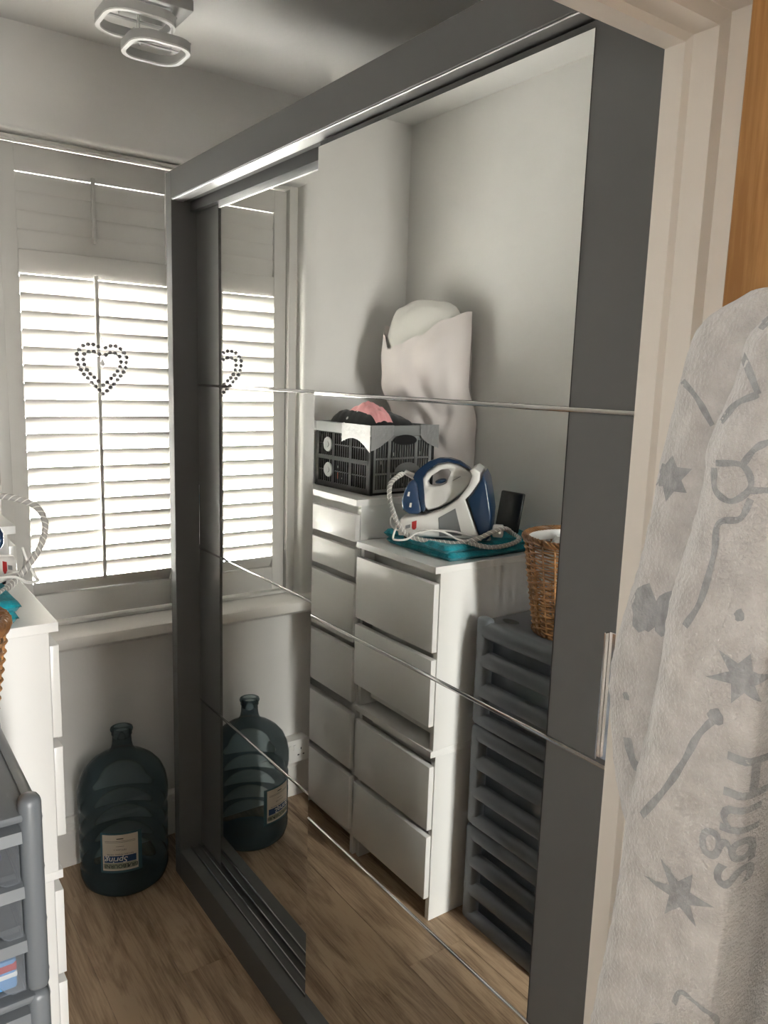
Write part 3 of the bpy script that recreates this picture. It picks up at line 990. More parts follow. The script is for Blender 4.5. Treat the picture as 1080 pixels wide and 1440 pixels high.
# ================================================================== DOUBLE SOCKET
so = thing('double_socket', 'white double wall socket in a surface box above the skirting', 'socket', (-0.40, -0.02, 0.205))
part('back_box', MB().rbox(-0.470, -0.324, -0.045, 0.0, 0.158, 0.246, 0.002), WPLAS, so)
part('face_plate', MB().rbox(-0.471, -0.323, -0.052, -0.045, 0.157, 0.247, 0.002), WPLAS, so)
for cx in (-0.435, -0.359):
    for dx, dz_, w, h in ((0, 0.014, 0.004, 0.009), (-0.011, -0.010, 0.0075, 0.005), (0.011, -0.010, 0.0075, 0.005)):
        part('pin_hole', MB().box(cx + dx - w / 2, cx + dx + w / 2, -0.0524, -0.0519, 0.195 + dz_ - h / 2, 0.195 + dz_ + h / 2), BLACK, so, smooth=False)
for cx in (-0.407, -0.387):
    part('switch', MB().rbox(cx - 0.005, cx + 0.005, -0.0555, -0.051, 0.205, 0.228, 0.0012), WPLAS, so)

# ================================================================== CEILING LAMP
lp = thing('ceiling_lamp', 'ceiling lamp of two staggered white rounded square rings', 'ceiling lamp', (-0.08, -0.37, H))


def ring_path(cx, cy, w, r, n=6):
    p = []
    for (sx, sy, a0) in ((1, 1, 0), (-1, 1, 90), (-1, -1, 180), (1, -1, 270)):
        for k in range(n + 1):
            a = math.radians(a0 + 90 * k / n)
            p.append((cx + sx * (w / 2 - r) + r * math.cos(a), cy + sy * (w / 2 - r) + r * math.sin(a)))
    return p


def ring_band(cx, cy, w, r, t, z0, z1):
    o_, i_ = ring_path(cx, cy, w, r), ring_path(cx, cy, w - 2 * t, r - t * 0.8)
    n = len(o_)
    v = [(*p, z0) for p in o_] + [(*p, z1) for p in o_] + [(*p, z1) for p in i_] + [(*p, z0) for p in i_]
    f = []
    for b in range(4):
        for k in range(n):
            l = (k + 1) % n
            c2 = (b + 1) % 4
            f.append((b * n + k, b * n + l, c2 * n + l, c2 * n + k))
    return MB().add(v, f)


for (cx, cy, w, z0, z1) in ((-0.140, -0.352, 0.180, 2.468, 2.494), (-0.088, -0.352, 0.158, 2.420, 2.444)):
    rg = part('ring', ring_band(cx, cy, w, w * 0.32, 0.012, z0 + 0.004, z1), LAMPW, lp)
    part('diffuser', ring_band(cx, cy, w - 0.001, w * 0.32, 0.011, z0, z0 + 0.004), DIFF, rg)
part('canopy', MB().rbox(-0.165, -0.015, -0.43, -0.29, 2.512, H, 0.004), LAMPW, lp)
for (x, y) in ((-0.150, -0.40), (-0.120, -0.32), (-0.066, -0.41), (-0.04, -0.33)):
    part('spacer_rod', MB().tube([(x, y, 2.44), (x, y, 2.515)], 0.003, 8), CHROME, lp)
part('cross_bar', MB().box(-0.225, -0.05, -0.405, -0.395, 2.494, 2.498).box(-0.225, -0.03, -0.325, -0.315, 2.494, 2.498), LAMPW, lp)
part('cross_bar', MB().box(-0.162, -0.014, -0.405, -0.395, 2.443, 2.447).box(-0.162, -0.014, -0.335, -0.325, 2.443, 2.447), LAMPW, lp)

# ================================================================== TEAL TOWEL, IRON, CABLES
ZC = 1.10
m = MB()


def towel_layer(x0, x1, y0, y1, z0, z1, seed):
    r = (z1 - z0) / 2
    n, k = 40, 30
    rows_t, rows_b = [], []
    for i in range(k + 1):
        rt, rb = [], []
        for j in range(n + 1):
            u, v = j / n, i / k
            x = x0 + (x1 - x0) * u
            y = y0 + (y1 - y0) * v
            e = min(u * (x1 - x0), (1 - u) * (x1 - x0), v * (y1 - y0), (1 - v) * (y1 - y0))
            h = r * math.sqrt(max(0.0, 1 - (1 - min(e / r, 1)) ** 2))
            nz = 0.005 * noise.noise(Vector((x * 14, y * 14, seed))) + 0.0018 * noise.noise(Vector((x * 90, y * 90, seed)))
            wx = 0.006 * noise.noise(Vector((y * 9, seed, 1)))
            wy = 0.006 * noise.noise(Vector((x * 9, seed, 4)))
            rt.append((x + wx, y + wy, (z0 + z1) / 2 + h + (nz if e > 0 else 0)))
            rb.append((x + wx, y + wy, (z0 + z1) / 2 - h))
        rows_t.append(rt)
        rows_b.append(rb)
    return MB().grid(rows_t).grid(rows_b)


tw = thing('folded_towel', 'thick folded teal towel under the steam iron', 'towel', (-0.73, -0.69, ZC))
part('towel_layer', towel_layer(-0.955, -0.562, -0.848, -0.535, ZC + 0.001, ZC + 0.024, 1.0), TEAL, tw, ang=80)
part('towel_layer', towel_layer(-0.945, -0.556, -0.838, -0.530, ZC + 0.022, ZC + 0.044, 7.0), TEAL, tw, ang=80)

# steam generator: local frame u (length), w (sideways, + = towards the wardrobe), v = height
A2, B2 = Vector((-0.517, -0.636)), Vector((-0.716, -0.850))
tu = (B2 - A2).normalized()
tn = Vector((-tu.y, tu.x))
if tn.x < 0:
    tn = -tn


def gen(u, w, v):
    p = A2 + tu * (u * 0.875) + tn * (w - 0.086)
    k = min(1.0, max(0.0, (v - 1.136) / 0.04))
    return (p.x, p.y, v + 0.067 * (1.608 - v) * k)


ZI = 1.142
st = thing('steam_generator_base', 'white and navy steam generator base standing on the teal towel', 'steam generator', (-0.72, -0.62, ZI))
base_pts = [(0.016, ZI), (0.012, 1.150), (0.022, 1.172), (0.060, 1.176), (0.110, 1.186), (0.168, 1.208), (0.215, 1.243), (0.248, 1.288), (0.258, 1.318), (0.250, 1.334),
            (0.266, 1.342), (0.284, 1.332), (0.286, 1.306), (0.262, 1.268), (0.240, 1.243), (0.274, 1.170), (0.300, ZI)]
part('base_shell', MB().prism(base_pts, -0.092, 0.086, 0.014, gen), WPLAS, st, ang=50)
tank = [(0.246, 1.246), (0.266, 1.270), (0.288, 1.308), (0.294, 1.326), (0.308, 1.302), (0.320, 1.250), (0.330, 1.198), (0.328, 1.150), (0.318, ZI + 0.002), (0.296, ZI + 0.002), (0.277, 1.170)]
part('water_tank', MB().prism(tank, -0.100, 0.090, 0.012, gen), NAVY, st, ang=50)
win = [(0.152, 1.180), (0.208, 1.214), (0.234, 1.150), (0.158, 1.146)]
part('side_window', MB().prism(win, 0.083, 0.0875, 0.001, gen), GPLAS, st, smooth=False)
part('red_badge', MB().prism([(0.062, 1.168), (0.078, 1.171), (0.078, 1.158), (0.070, 1.152), (0.062, 1.157)], 0.083, 0.0868, 0, gen), REDM, st, smooth=False)
part('printed_mark', MB().prism([(0.040, 1.1545), (0.057, 1.1575), (0.057, 1.1635), (0.040, 1.1605)], 0.083, 0.0866, 0, gen), GPLAS, st, smooth=False)
for w_ in (-0.07, 0.06):
    for u_ in (0.04, 0.28):
        part('foot', MB().lathe([(0.008, 0), (0.009, 0.004), (0.009, 0.010)], 12, (*gen(u_, w_, 0)[:2], ZI - 0.006), True, True), BLACK, st)

ir = thing('steam_iron', 'white and navy steam iron parked on its generator', 'iron', gen(0.15, 0, 1.2))
body = [(0.078, 1.290), (0.092, 1.316), (0.130, 1.343), (0.171, 1.352), (0.209, 1.344), (0.244, 1.329), (0.262, 1.319), (0.256, 1.300), (0.246, 1.284), (0.226, 1.258),
        (0.186, 1.224), (0.150, 1.204), (0.110, 1.192), (0.098, 1.200)]
hole = [(0.104, 1.272), (0.098, 1.284), (0.112, 1.305), (0.145, 1.327), (0.170, 1.331), (0.179, 1.322), (0.172, 1.303), (0.165, 1.284), (0.145, 1.274), (0.124, 1.271)]


def prism_hole(outer, inner, w0, w1, bev, frame):
    """slab with a hole: bridge the loops with triangles (both star-shaped about one centre)"""
    c0 = Vector((0.135, 1.300))
    def resample(L, n):
        out = []
        for k in range(n):
            a = 2 * math.pi * k / n
            d = Vector((math.cos(a), math.sin(a)))
            best = None
            for i in range(len(L)):
                p, q_ = Vector(L[i]) - c0, Vector(L[(i + 1) % len(L)]) - c0
                den = d.x * (q_.y - p.y) - d.y * (q_.x - p.x)
                if abs(den) < 1e-12:
                    continue
                t = (p.x * (q_.y - p.y) - p.y * (q_.x - p.x)) / den
                s = (p.x * d.y - p.y * d.x) / den
                if t > 0 and -1e-6 <= s <= 1 + 1e-6 and (best is None or t > best):
                    best = t
            out.append(c0 + d * best)
        return out
    n = 56
    o_, i_ = resample(outer, n), resample(inner, n)
    def shrink(L, k):
        return [c0 + (p - c0) * (1 - k / max((p - c0).length, 1e-6)) for p in L]
    loops = []
    hw = (w1 - w0) / 2
    mid = (w0 + w1) / 2
    for s in range(9):
        a = math.pi * s / 8 - math.pi / 2
        loops.append(([p for p in shrink(o_, bev * (1 - math.cos(a)))], mid + (hw - bev) * math.sin(a) * 1.0 + bev * math.sin(a)))
    seq = loops + [(shrink(i_, -bev * 0.3), w1 - bev * 0.3), (i_, w1 - bev)] + [(i_, w0 + bev), (shrink(i_, -bev * 0.3), w0 + bev * 0.3)]
    v, f = [], []
    for L, w in seq:
        v += [frame(p.x, w, p.y) for p in L]
    m_ = len(seq)
    for b in range(m_):
        c2 = (b + 1) % m_
        for k in range(n):
            l = (k + 1) % n
            f.append((b * n + k, b * n + l, c2 * n + l, c2 * n + k))
    return MB().add(v, f)


def geni(u, w, v):
    k = 1.0 - 0.58 * min(1.0, max(0.0, (v - 1.215) / 0.075))
    return gen(u, 0.012 + (w - 0.002) * k, v)


part('iron_body', prism_hole(body, hole, -0.046, 0.050, 0.010, geni), WPLAS, ir, ang=50)
band = [(0.050, 1.296), (0.056, 1.312), (0.071, 1.328), (0.101, 1.351), (0.134, 1.363), (0.171, 1.365), (0.205, 1.357), (0.238, 1.338), (0.248, 1.330), (0.209, 1.348),
        (0.171, 1.354), (0.134, 1.347), (0.100, 1.324), (0.084, 1.298), (0.096, 1.240), (0.103, 1.200), (0.094, 1.190), (0.078, 1.230), (0.066, 1.280)]
part('navy_band', MB().prism(band, -0.050, 0.054, 0.004, geni), NAVY, ir, ang=50)
heel = [(0.022, 1.192), (0.015, 1.222), (0.024, 1.260), (0.038, 1.284), (0.054, 1.292), (0.070, 1.278), (0.082, 1.232), (0.093, 1.194), (0.078, 1.181), (0.045, 1.179)]
part('heel', MB().prism(heel, -0.050, 0.054, 0.014, geni, 4), NAVYC, ir, ang=50)
part('dial', MB().sphere((0, 0, 0), 1, 20, 10).map(lambda x, y, z: gen(0.144 + 0.020 * x, 0.012 + 0.016 * y, 1.288 + 0.008 * z + 0.004 * x)), NAVY, ir)
sole = [(0.098, 1.194), (0.110, 1.190), (0.150, 1.202), (0.186, 1.222), (0.226, 1.256), (0.246, 1.282), (0.258, 1.302), (0.262, 1.300), (0.250, 1.278), (0.229, 1.252), (0.188, 1.217), (0.151, 1.197), (0.110, 1.184)]
part('soleplate', MB().prism(sole, -0.050, 0.054, 0.001, gen), GPLAS, ir)
part('hose_nozzle', MB().tube([gen(0.060, 0.0, 1.292), gen(0.036, 0.0, 1.300), gen(0.014, 0.0, 1.310)], [0.011, 0.009, 0.008], 12), WPLAS, ir)
for (u_, v_) in ((0.040, 1.246), (0.050, 1.212)):
    part('steam_icon', MB().prism([(u_ - 0.004, v_ - 0.007), (u_ + 0.003, v_ - 0.008), (u_ + 0.004, v_ + 0.006), (u_ - 0.002, v_ + 0.006)], 0.046, 0.0548, 0, geni), INKW, ir, smooth=False)
part('printed_mark', MB().prism([(0.188, 1.293), (0.214, 1.308), (0.2135, 1.310), (0.1875, 1.295)], 0.046, 0.0512, 0, geni), GPLAS, ir, smooth=False)

# braided steam hose (one thing), flecks as a second strand
hp = [gen(0.016, 0.05, 1.309), (-0.526, -0.637, 1.325), (-0.486, -0.655, 1.307), (-0.471, -0.672, 1.273), (-0.480, -0.679, 1.230), (-0.502, -0.676, 1.190), (-0.533, -0.682, 1.155),
      (-0.560, -0.715, 1.1440), (-0.590, -0.765, 1.1435), (-0.625, -0.806, 1.1435), (-0.665, -0.840, 1.158), (-0.705, -0.862, 1.180), (-0.750, -0.862, 1.186), (-0.800, -0.835, 1.172), (-0.835, -0.800, 1.160),
      (-0.850, -0.815, 1.148), (-0.830, -0.850, 1.1435), (-0.770, -0.862, 1.135), (-0.700, -0.858, 1.135), (-0.640, -0.838, 1.1500)]
hs = thing('steam_hose', 'grey braided steam hose looped round the generator base', 'hose', (-0.60, -0.76, 1.14))
path = catmull(hp, 14)
part('hose_sleeve', MB().tube(path, 0.0068, 10), HOSE, hs, ang=80)
m = MB()
for ph in (0, math.pi):
    sp = []
    acc = 0.0
    up = Vector((0, 0, 1))
    for i, p in enumerate(path):
        if i:
            acc += (p - path[i - 1]).length
        t_ = (path[min(i + 1, len(path) - 1)] - path[max(i - 1, 0)]).normalized()
        s_ = t_.cross(Vector((0.3, 0.2, 0.9))).normalized()
        u2 = s_.cross(t_)
        a = acc * 230 + ph
        sp.append(p + (s_ * math.cos(a) + u2 * math.sin(a)) * 0.0062)
    m.tube(sp, 0.0016, 5)
part('pale_fleck', m, HOSED, hs)

# white mains cord with plug
cd = thing('mains_cord', 'white mains cord with a plug lying on the teal towel', 'cord', (-0.60, -0.74, 1.14))
cp = [gen(0.30, -0.02, 1.150), gen(0.325, 0.05, 1.142), gen(0.26, 0.098, 1.152), gen(0.20, 0.103, 1.158), gen(0.10, 0.104, 1.156), gen(0.03, 0.100, 1.152), gen(-0.004, 0.092, 1.158), gen(-0.010, 0.088, 1.172),
      gen(0.006, 0.094, 1.183), gen(0.014, 0.108, 1.165), gen(0.006, 0.122, 1.143), gen(0.020, 0.135, 1.140), gen(0.055, 0.128, 1.142), gen(0.090, 0.120, 1.153), gen(0.16, 0.112, 1.158), gen(0.24, 0.118, 1.145), gen(0.295, 0.10, 1.152)]
part('cord', MB().tube(catmull(cp, 10), 0.0033, 8), WPLAS, cd, ang=80)
pg = part('plug', MB().rbox(-0.019, 0.019, -0.013, 0.013, 0, 0.022, 0.006, 3).map(lambda x, y, z: gen(0.352 + x, 0.055 + y, 1.148 + z)), WPLAS, cd)
for dx in (-0.008, 0.008):
    part('plug_pin', MB().box(dx - 0.003, dx + 0.003, 0.013, 0.030, 0.009, 0.013).map(lambda x, y, z: gen(0.352 + x, 0.055 + y, 1.148 + z)), CHROME, pg)

bb = thing('black_tablet', 'small black rounded panel propped behind the steam generator', 'panel', (-0.90, -0.80, ZC))
part('slab', MB().rbox(-0.048, 0.048, -0.006, 0.006, 0, 0.125, 0.005, 3).map(lambda x, y, z: (-0.905 + 0.05 * x + y * 0.98 + (z - 0.1) * -0.18, -0.735 + x, ZC + 0.044 + z)), BLACK, bb)
part('screen', MB().box(-0.042, 0.042, 0.0061, 0.0066, 0.008, 0.118).map(lambda x, y, z: (-0.905 + 0.05 * x + y * 0.98 + (z - 0.1) * -0.18, -0.735 + x, ZC + 0.044 + z)), BLACK, bb, smooth=False)

# ================================================================== CRATE, CLOTHES, PILLOW
ZK = 1.231
CA = math.radians(-3)
ck = Vector((-0.577, -0.415))


def cr(a, b, z):
    """a: from the wardrobe side towards the left wall, b: towards the window"""
    ca, sa = math.cos(CA), math.sin(CA)
    return (ck.x - a * ca - b * sa * -1 * -1 * 0 - b * sa, ck.y - a * sa * -1 * -1 + b * ca, ZK + z)


CW, CLN, CHH = 0.275, 0.325, 0.228
kt = thing('folding_crate', 'grey and black plastic folding crate mended with silver tape', 'crate', (-0.70, -0.26, ZK))
part('crate_floor', MB().box(0, CW, 0, CLN, 0.002, 0.008).map(cr), CRATEB, kt, smooth=False)


def panel_end(b0, b1):
    """slotted end panel in the a-z plane"""
    m = MB()
    m.box(0.012, CW - 0.012, b0, b1, 0.0, 0.018)
    m.box(0.012, CW - 0.012, b0, b1, 0.178, CHH - 0.01)
    for a in (0.012, 0.072, CW - 0.085, CW - 0.022):
        m.box(a, a + 0.010, b0 - 0.001, b1, 0.018, 0.178)
    for z in (0.066, 0.116):
        m.box(0.012, CW - 0.012, b0, b1, z, z + 0.006)
    a = 0.024
    while a < CW - 0.025:
        m.box(a + 0.0055, a + 0.0085, b0, b1, 0.018, 0.178)
        a += 0.0105
    return m.map(cr)


def panel_side(a0, a1):
    m = MB()
    m.box(a0, a1, 0.012, CLN - 0.012, 0.0, 0.020)
    m.box(a0 - 0.003, a1, 0.012, CLN - 0.012, 0.098, 0.112)
    m.box(a0, a1, 0.012, CLN - 0.012, 0.190, CHH - 0.01)
    for b in (0.012, 0.105, 0.205, CLN - 0.024):
        m.box(a0 - 0.002, a1, b, b + 0.012, 0.020, 0.190)
    b = 0.026
    while b < CLN - 0.028:
        m.box(a0, a1, b + 0.006, b + 0.0095, 0.020, 0.190)
        b += 0.0125
    for z in (0.058, 0.150):
        m.box(a0, a1, 0.012, CLN - 0.012, z, z + 0.004)
    return m.map(cr)


part('end_panel', panel_end(0.002, 0.007), CRATEG, kt, smooth=False)
part('end_panel', panel_end(CLN - 0.007, CLN - 0.002), CRATEG, kt, smooth=False)
part('side_panel', panel_side(0.002, 0.007), CRATEB, kt, smooth=False)
part('side_panel', panel_side(CW - 0.007, CW - 0.002), CRATEB, kt, smooth=False)
for a in (0.0, CW - 0.014):
    for b in (0.0, CLN - 0.014):
        part('corner_post', MB().rbox(a, a + 0.014, b, b + 0.014, 0, CHH - 0.02, 0.003).map(cr), CRATEB, kt)
m = MB()
m.rbox(-0.006, CW + 0.006, -0.006, 0.010, CHH - 0.034, CHH, 0.003).rbox(-0.006, CW + 0.006, CLN - 0.010, CLN + 0.006, CHH - 0.034, CHH, 0.003)
m.rbox(-0.006, 0.010, 0.010, CLN - 0.010, CHH - 0.034, CHH, 0.003).rbox(CW - 0.010, CW + 0.006, 0.010, CLN - 0.010, CHH - 0.034, CHH, 0.003)
part('rim', m.map(cr), CRATEG, kt)
# oval hand hole (dark) in the end panel, disc badges on the side panel
oval = [(0.138 + 0.050 * math.cos(t_ * math.pi / 12), 0.178 + (0.020 if math.sin(t_ * math.pi / 12) > 0 else 0.014) * math.sin(t_ * math.pi / 12)) for t_ in range(24)]
part('hand_hole', MB().prism(oval, -0.0015, 0.001, 0, lambda u, w, v: cr(u, w - 0.006, v)), BLACK, kt, smooth=False)
arch = [(0.155 + 0.055 * math.cos(math.pi * t_ / 12), 0.075 + 0.030 * math.sin(math.pi * t_ / 12)) for t_ in range(13)]
part('logo_plate', MB().prism(arch, -0.002, 0.001, 0, lambda u, w, v: cr(u, w, v)), CRATEG, kt, smooth=False)
for (b, z) in ((0.245, 0.150), (0.240, 0.062)):
    part('disc_badge', MB().lathe([(0.0005, 0.006), (0.010, 0.006), (0.011, 0.004), (0.024, 0.0035), (0.026, 0.0)], 24).map(lambda x, y, zz: cr(0.0 - zz, b + x, z + y)), CRATEG, kt)
# tape: strips folded over the rim, wrinkled


def tape(a0, a1, b0, b1, zlow, seed, n=16, kk=8):
    rows = []
    for i in range(kk + 1):
        s = i / kk
        row = []
        for j in range(n + 1):
            t_ = j / n
            a, b = a0 + (a1 - a0) * t_, b0 + (b1 - b0) * t_
            z = CHH + 0.002 - s * (CHH + 0.002 - zlow(t_))
            w = 0.0018 * noise.noise(Vector((t_ * 9, s * 6, seed))) + 0.0022
            if abs(a1 - a0) > abs(b1 - b0):
                row.append(cr(a, b - w, z))
            else:
                row.append(cr(a - w, b, z))
        rows.append(row)
    return MB().grid(rows)


part('silver_tape', tape(-0.0085, 0.085, -0.0085, -0.0085, lambda t_: 0.148 + 0.050 * t_ ** 1.5, 3.0), TAPE, kt, ang=60)
part('silver_tape', tape(CW - 0.075, CW + 0.008, -0.0085, -0.0085, lambda t_: 0.200 - 0.050 * t_ ** 0.5, 6.0), TAPE, kt, ang=60)
part('silver_tape', tape(-0.0085, -0.0085, -0.0085, 0.150, lambda t_: 0.142 + 0.03 * math.sin(t_ * 3) + 0.02 * t_, 9.0), TAPE, kt, ang=60)

# clothes heaped in the crate
def heap_z(a, b):
    u, v = (a - 0.012) / (CW - 0.024) * 2 - 1, (b - 0.012) / (CLN - 0.024) * 2 - 1
    u, v = max(-1, min(1, u)), max(-1, min(1, v))
    e = (max(0.0, 1 - abs(u) ** 6) * max(0.0, 1 - abs(v) ** 6)) ** 0.8
    slope = 1.0 - 0.30 * (u + 1) / 2
    return 0.150 + e * (0.132 * slope + 0.020 * noise.noise(Vector((a * 11, b * 11, 1))) + 0.012 * abs(noise.noise(Vector((a * 30, b * 30, 6)))))


def cloth(name, a0, a1, b0, b1, zf, zb, material, label, cat, n=40):
    rows, bot = [], []
    for i in range(n + 1):
        row, rb_ = [], []
        for j in range(n + 1):
            a, b = a0 + (a1 - a0) * j / n, b0 + (b1 - b0) * i / n
            row.append(cr(a, b, zf(a, b)))
            rb_.append(cr(a, b, zb(a, b)))
        rows.append(row)
        bot.append(rb_)
    rim = [bot[0], rows[0]], [rows[-1], bot[-1]], [[r[0] for r in bot], [r[0] for r in rows]], [[r[-1] for r in rows], [r[-1] for r in bot]]
    m_ = MB().grid(rows).grid(bot)
    for r in rim:
        m_.grid(r)
    return tag(link(name, m_, material, True, 60), label, cat)


cloth('folded_clothes', 0.012, CW - 0.012, 0.012, CLN - 0.012, heap_z, lambda a, b: 0.012, DOTS, 'heap of black dotted clothes filling the crate', 'clothes')


def pink_z(a, b):
    u, v = (a - 0.050) / 0.070 * 2 - 1, (b - 0.040) / 0.150 * 2 - 1
    e = max(0.0, 1 - abs(u) ** 3) * max(0.0, 1 - abs(v) ** 3)
    return heap_z(a, b) + 0.001 + e * (0.010 + 0.016 * abs(noise.noise(Vector((a * 40, b * 26, 2)))) + 0.010 * abs(noise.noise(Vector((a * 70, b * 60, 8)))))


cloth('pink_garment', 0.050, 0.120, 0.040, 0.190, pink_z, lambda a, b: heap_z(a, b) + 0.0005, PINK, 'crumpled pink garment on top of the black clothes', 'garment', 30)
lm = MB().sphere((0, 0, 0), 1, 16, 10).map(lambda x, y, z: cr(0.018 + 0.008 * x, 0.205 + 0.022 * y * (1 + 0.3 * noise.noise(Vector((x, y, z)))), 0.045 + 0.020 * z * (1 + 0.3 * noise.noise(Vector((y, x, z))))))
tag(link('coral_garment', lm, ORANGE), 'coral cloth pressed against the crate side', 'garment')

# pillow standing in the corner
PA, PB = Vector((-0.952, -0.452)), Vector((-0.835, -0.105))
pu = (PB - PA).normalized()
pn = Vector((pu.y, -pu.x))
PWD = (PB - PA).length
if pn.x < 0:
    pn = -pn


def pil(s, w, z):
    """s in -1..1 from the doorway side to the window side"""
    c0 = (PA + PB) / 2
    k = min(1.0, max(0.0, (1.60 - z) / 0.13))
    k = k * k * (3 - 2 * k)
    c0 = c0 - Vector((0.045, 0.0)) * k
    p = c0 + pu * (s * PWD / 2 * (1 - 0.02 * k)) + pn * (w * (1 - 0.35 * k))
    return (max(p.x, -W + 0.002), min(p.y, -0.022), z)


pw_ = thing('pillow', 'plump white pillow in a loose pillowcase standing in the wall corner', 'pillow', (-0.90, -0.29, 1.23))
m = MB().sphere((0, 0, 0), 1, 40, 28)
part('cushion', m.map(lambda x, y, z: pil(0.93 * math.copysign(abs(x) ** 0.62, x), 0.068 * y, 1.56 + 0.322 * math.copysign(abs(z) ** 0.55, z) + 0.012 * noise.noise(Vector((x * 3, y * 3, z * 3))))), COTTON, pw_, ang=80)


def ztop(s, side):
    if side > 0:
        t_ = -s     # -1 doorway side ... 1 window side  -> photo left is the window side
        pts = [(-1.0, 1.800), (-0.86, 1.765), (-0.62, 1.715), (-0.35, 1.728), (0.1, 1.760), (0.6, 1.815), (1.0, 1.842)]
        for (x0, y0), (x1, y1) in zip(pts, pts[1:]):
            if x0 <= t_ <= x1:
                q_ = (t_ - x0) / (x1 - x0)
                return y0 + (y1 - y0) * (q_ * q_ * (3 - 2 * q_))
        return 1.8
    return 1.80


def case_sheet(side):
    rows = []
    nr, nc = 46, 46
    for i in range(nr + 1):
        row = []
        for j in range(nc + 1):
            s = -1 + 2 * j / nc
            t_ = i / nr
            z = 1.233 + (ztop(s, side) - 1.233) * t_
            bulge = (1 - abs(s) ** 7)
            vert = math.sin(math.pi * min(1.0, max(0.0, (z - 1.20) / 0.72))) ** 0.5
            w = (0.092 * bulge * vert * (1 - 0.25 * s * s) + 0.002) * side
            dg = s * 0.9 + (z - 1.5) * 3.2
            fold = 0.011 * math.sin(dg * 7 + 3 * noise.noise(Vector((s * 1.5, z * 6, 2)))) * noise.noise(Vector((s * 2.2, z * 7, 9)))
            fold += 0.006 * math.sin(9 * (s * 0.6 - (z - 1.6) * 4.0) + 4 * noise.noise(Vector((s * 1.2, z * 4, 7)))) * max(0.0, min(1.0, (1.74 - z) / 0.10))
            fold += 0.012 * noise.noise(Vector((s * 2, z * 9, side)))
            w += fold * bulge * 1.6
            row.append(pil(s * (1 + 0.015 * noise.noise(Vector((z * 14, s, 3)))), w, z))
        rows.append(row)
    return MB().grid(rows)


part('pillowcase', case_sheet(1), CASE, pw_, ang=80)
part('pillowcase', case_sheet(-1), CASE, pw_, ang=80)

# ================================================================== BATHROBE ON THE OAK DOOR
rb = thing('bathrobe', 'soft grey fleece bathrobe with dark doodle print hanging on the door', 'bathrobe', (-0.20, -2.25, 0.45))


def lerp(tab, z):
    for (z0, *a), (z1, *b) in zip(tab, tab[1:]):
        if z0 <= z <= z1:
            t_ = (z - z0) / (z1 - z0)
            t_ = t_ * t_ * (3 - 2 * t_)
            return [p + (q_ - p) * t_ for p, q_ in zip(a, b)]
    return list(tab[-1][1:]) if z > tab[-1][0] else list(tab[0][1:])


# z: left edge y, x of left edge, front plane x, lapel edge y
TAB = [(0.40, -2.055, -0.245, -0.312, -2.190), (0.90, -2.062, -0.245, -0.310, -2.198), (1.20, -2.088, -0.268, -0.308, -2.208), (1.40, -2.112, -0.270, -0.304, -2.214),
       (1.55, -2.130, -0.264, -0.294, -2.230), (1.64, -2.140, -0.240, -0.272, -2.250), (1.70, -2.160, -0.215, -0.238, -2.270), (1.735, -2.200, -0.180, -0.190, -2.280)]


def robe_ring(z):
    ye, xe, xf, yl = lerp(TAB, z)
    g = min(1.0, max(0.0, (1.46 - z) / 0.25))      # how open the lapel is
    ctl = [(-0.168, ye - 0.06), (-0.172, ye - 0.020), (xe + 0.030, ye - 0.004), (xe, ye), (xf + 0.008, ye - 0.022), (xf, ye - 0.060), (xf, (ye + yl) / 2 - 0.015),
           (xf + 0.002, yl + 0.014), (xf + 0.012 * g + 0.002, yl + 0.001), (xf + 0.080 * g + 0.006, yl + 0.004 * g - 0.003), (xf + 0.082 * g + 0.006, yl - 0.016), (xf + 0.040 * g + 0.006, yl - 0.034), (xf + 0.032 * g + 0.006, yl - 0.085),
           (xf + 0.030, yl - 0.150), (xf + 0.085, yl - 0.205), (-0.178, yl - 0.200), (-0.166, yl - 0.10)]
    ctl = [(min(a, -0.166), b) for a, b in ctl]
    pts = catmull([(a, b, z) for a, b in ctl], 9, True)
    out = []
    for p in pts:
        n = 0.0040 * noise.noise(Vector((p.y * 14, z * 5, p.x * 6))) + 0.0012 * noise.noise(Vector((p.y * 130, z * 130, p.x * 130)))
        out.append((min(p.x - n * 1.2, -0.163), p.y + n * 0.8, z))
    return out


zs = [0.45 + (1.735 - 0.45) * i / 190 for i in range(191)]
robe = part('robe_body', MB().loft([robe_ring(z) for z in zs]), FLEECE, rb, ang=180)

# sleeve: hangs beside the front panel, nearer the jamb
SL = [(1.690, -0.205, -2.162, 0.030, 0.040), (1.665, -0.203, -2.135, 0.042, 0.055), (1.62, -0.205, -2.122, 0.046, 0.056), (1.54, -0.208, -2.112, 0.048, 0.055), (1.44, -0.212, -2.100, 0.050, 0.055),
      (1.36, -0.214, -2.085, 0.052, 0.056), (1.30, -0.216, -2.083, 0.050, 0.054), (1.24, -0.218, -2.090, 0.046, 0.046), (1.195, -0.220, -2.098, 0.040, 0.038), (1.180, -0.220, -2.100, 0.030, 0.028)]
rings = []
path = catmull([(s[1], s[2], s[0]) for s in SL], 12)
rad = catmull([(s[3], s[4], 0) for s in SL], 12)
for p, r in zip(path, rad):
    ring = []
    for k in range(40):
        a = 2 * math.pi * k / 40
        n = 0.004 * noise.noise(Vector((math.cos(a) * 2, math.sin(a) * 2, p.z * 12))) + 0.0012 * noise.noise(Vector((math.cos(a) * 9, math.sin(a) * 9, p.z * 130)))
        ring.append((min(p.x + (r.x + n) * math.cos(a), -0.1045), p.y + (r.y + n) * math.sin(a), p.z))
    rings.append(ring)
sleeve = part('sleeve', MB().loft(rings), FLEECE, rb, ang=180)
inv_rb = ROOT[rb].inverted()


def tree(ob):
    return BVHTree.FromPolygons([(ROOT[rb] @ v.co) for v in ob.data.vertices], [tuple(p.vertices) for p in ob.data.polygons])


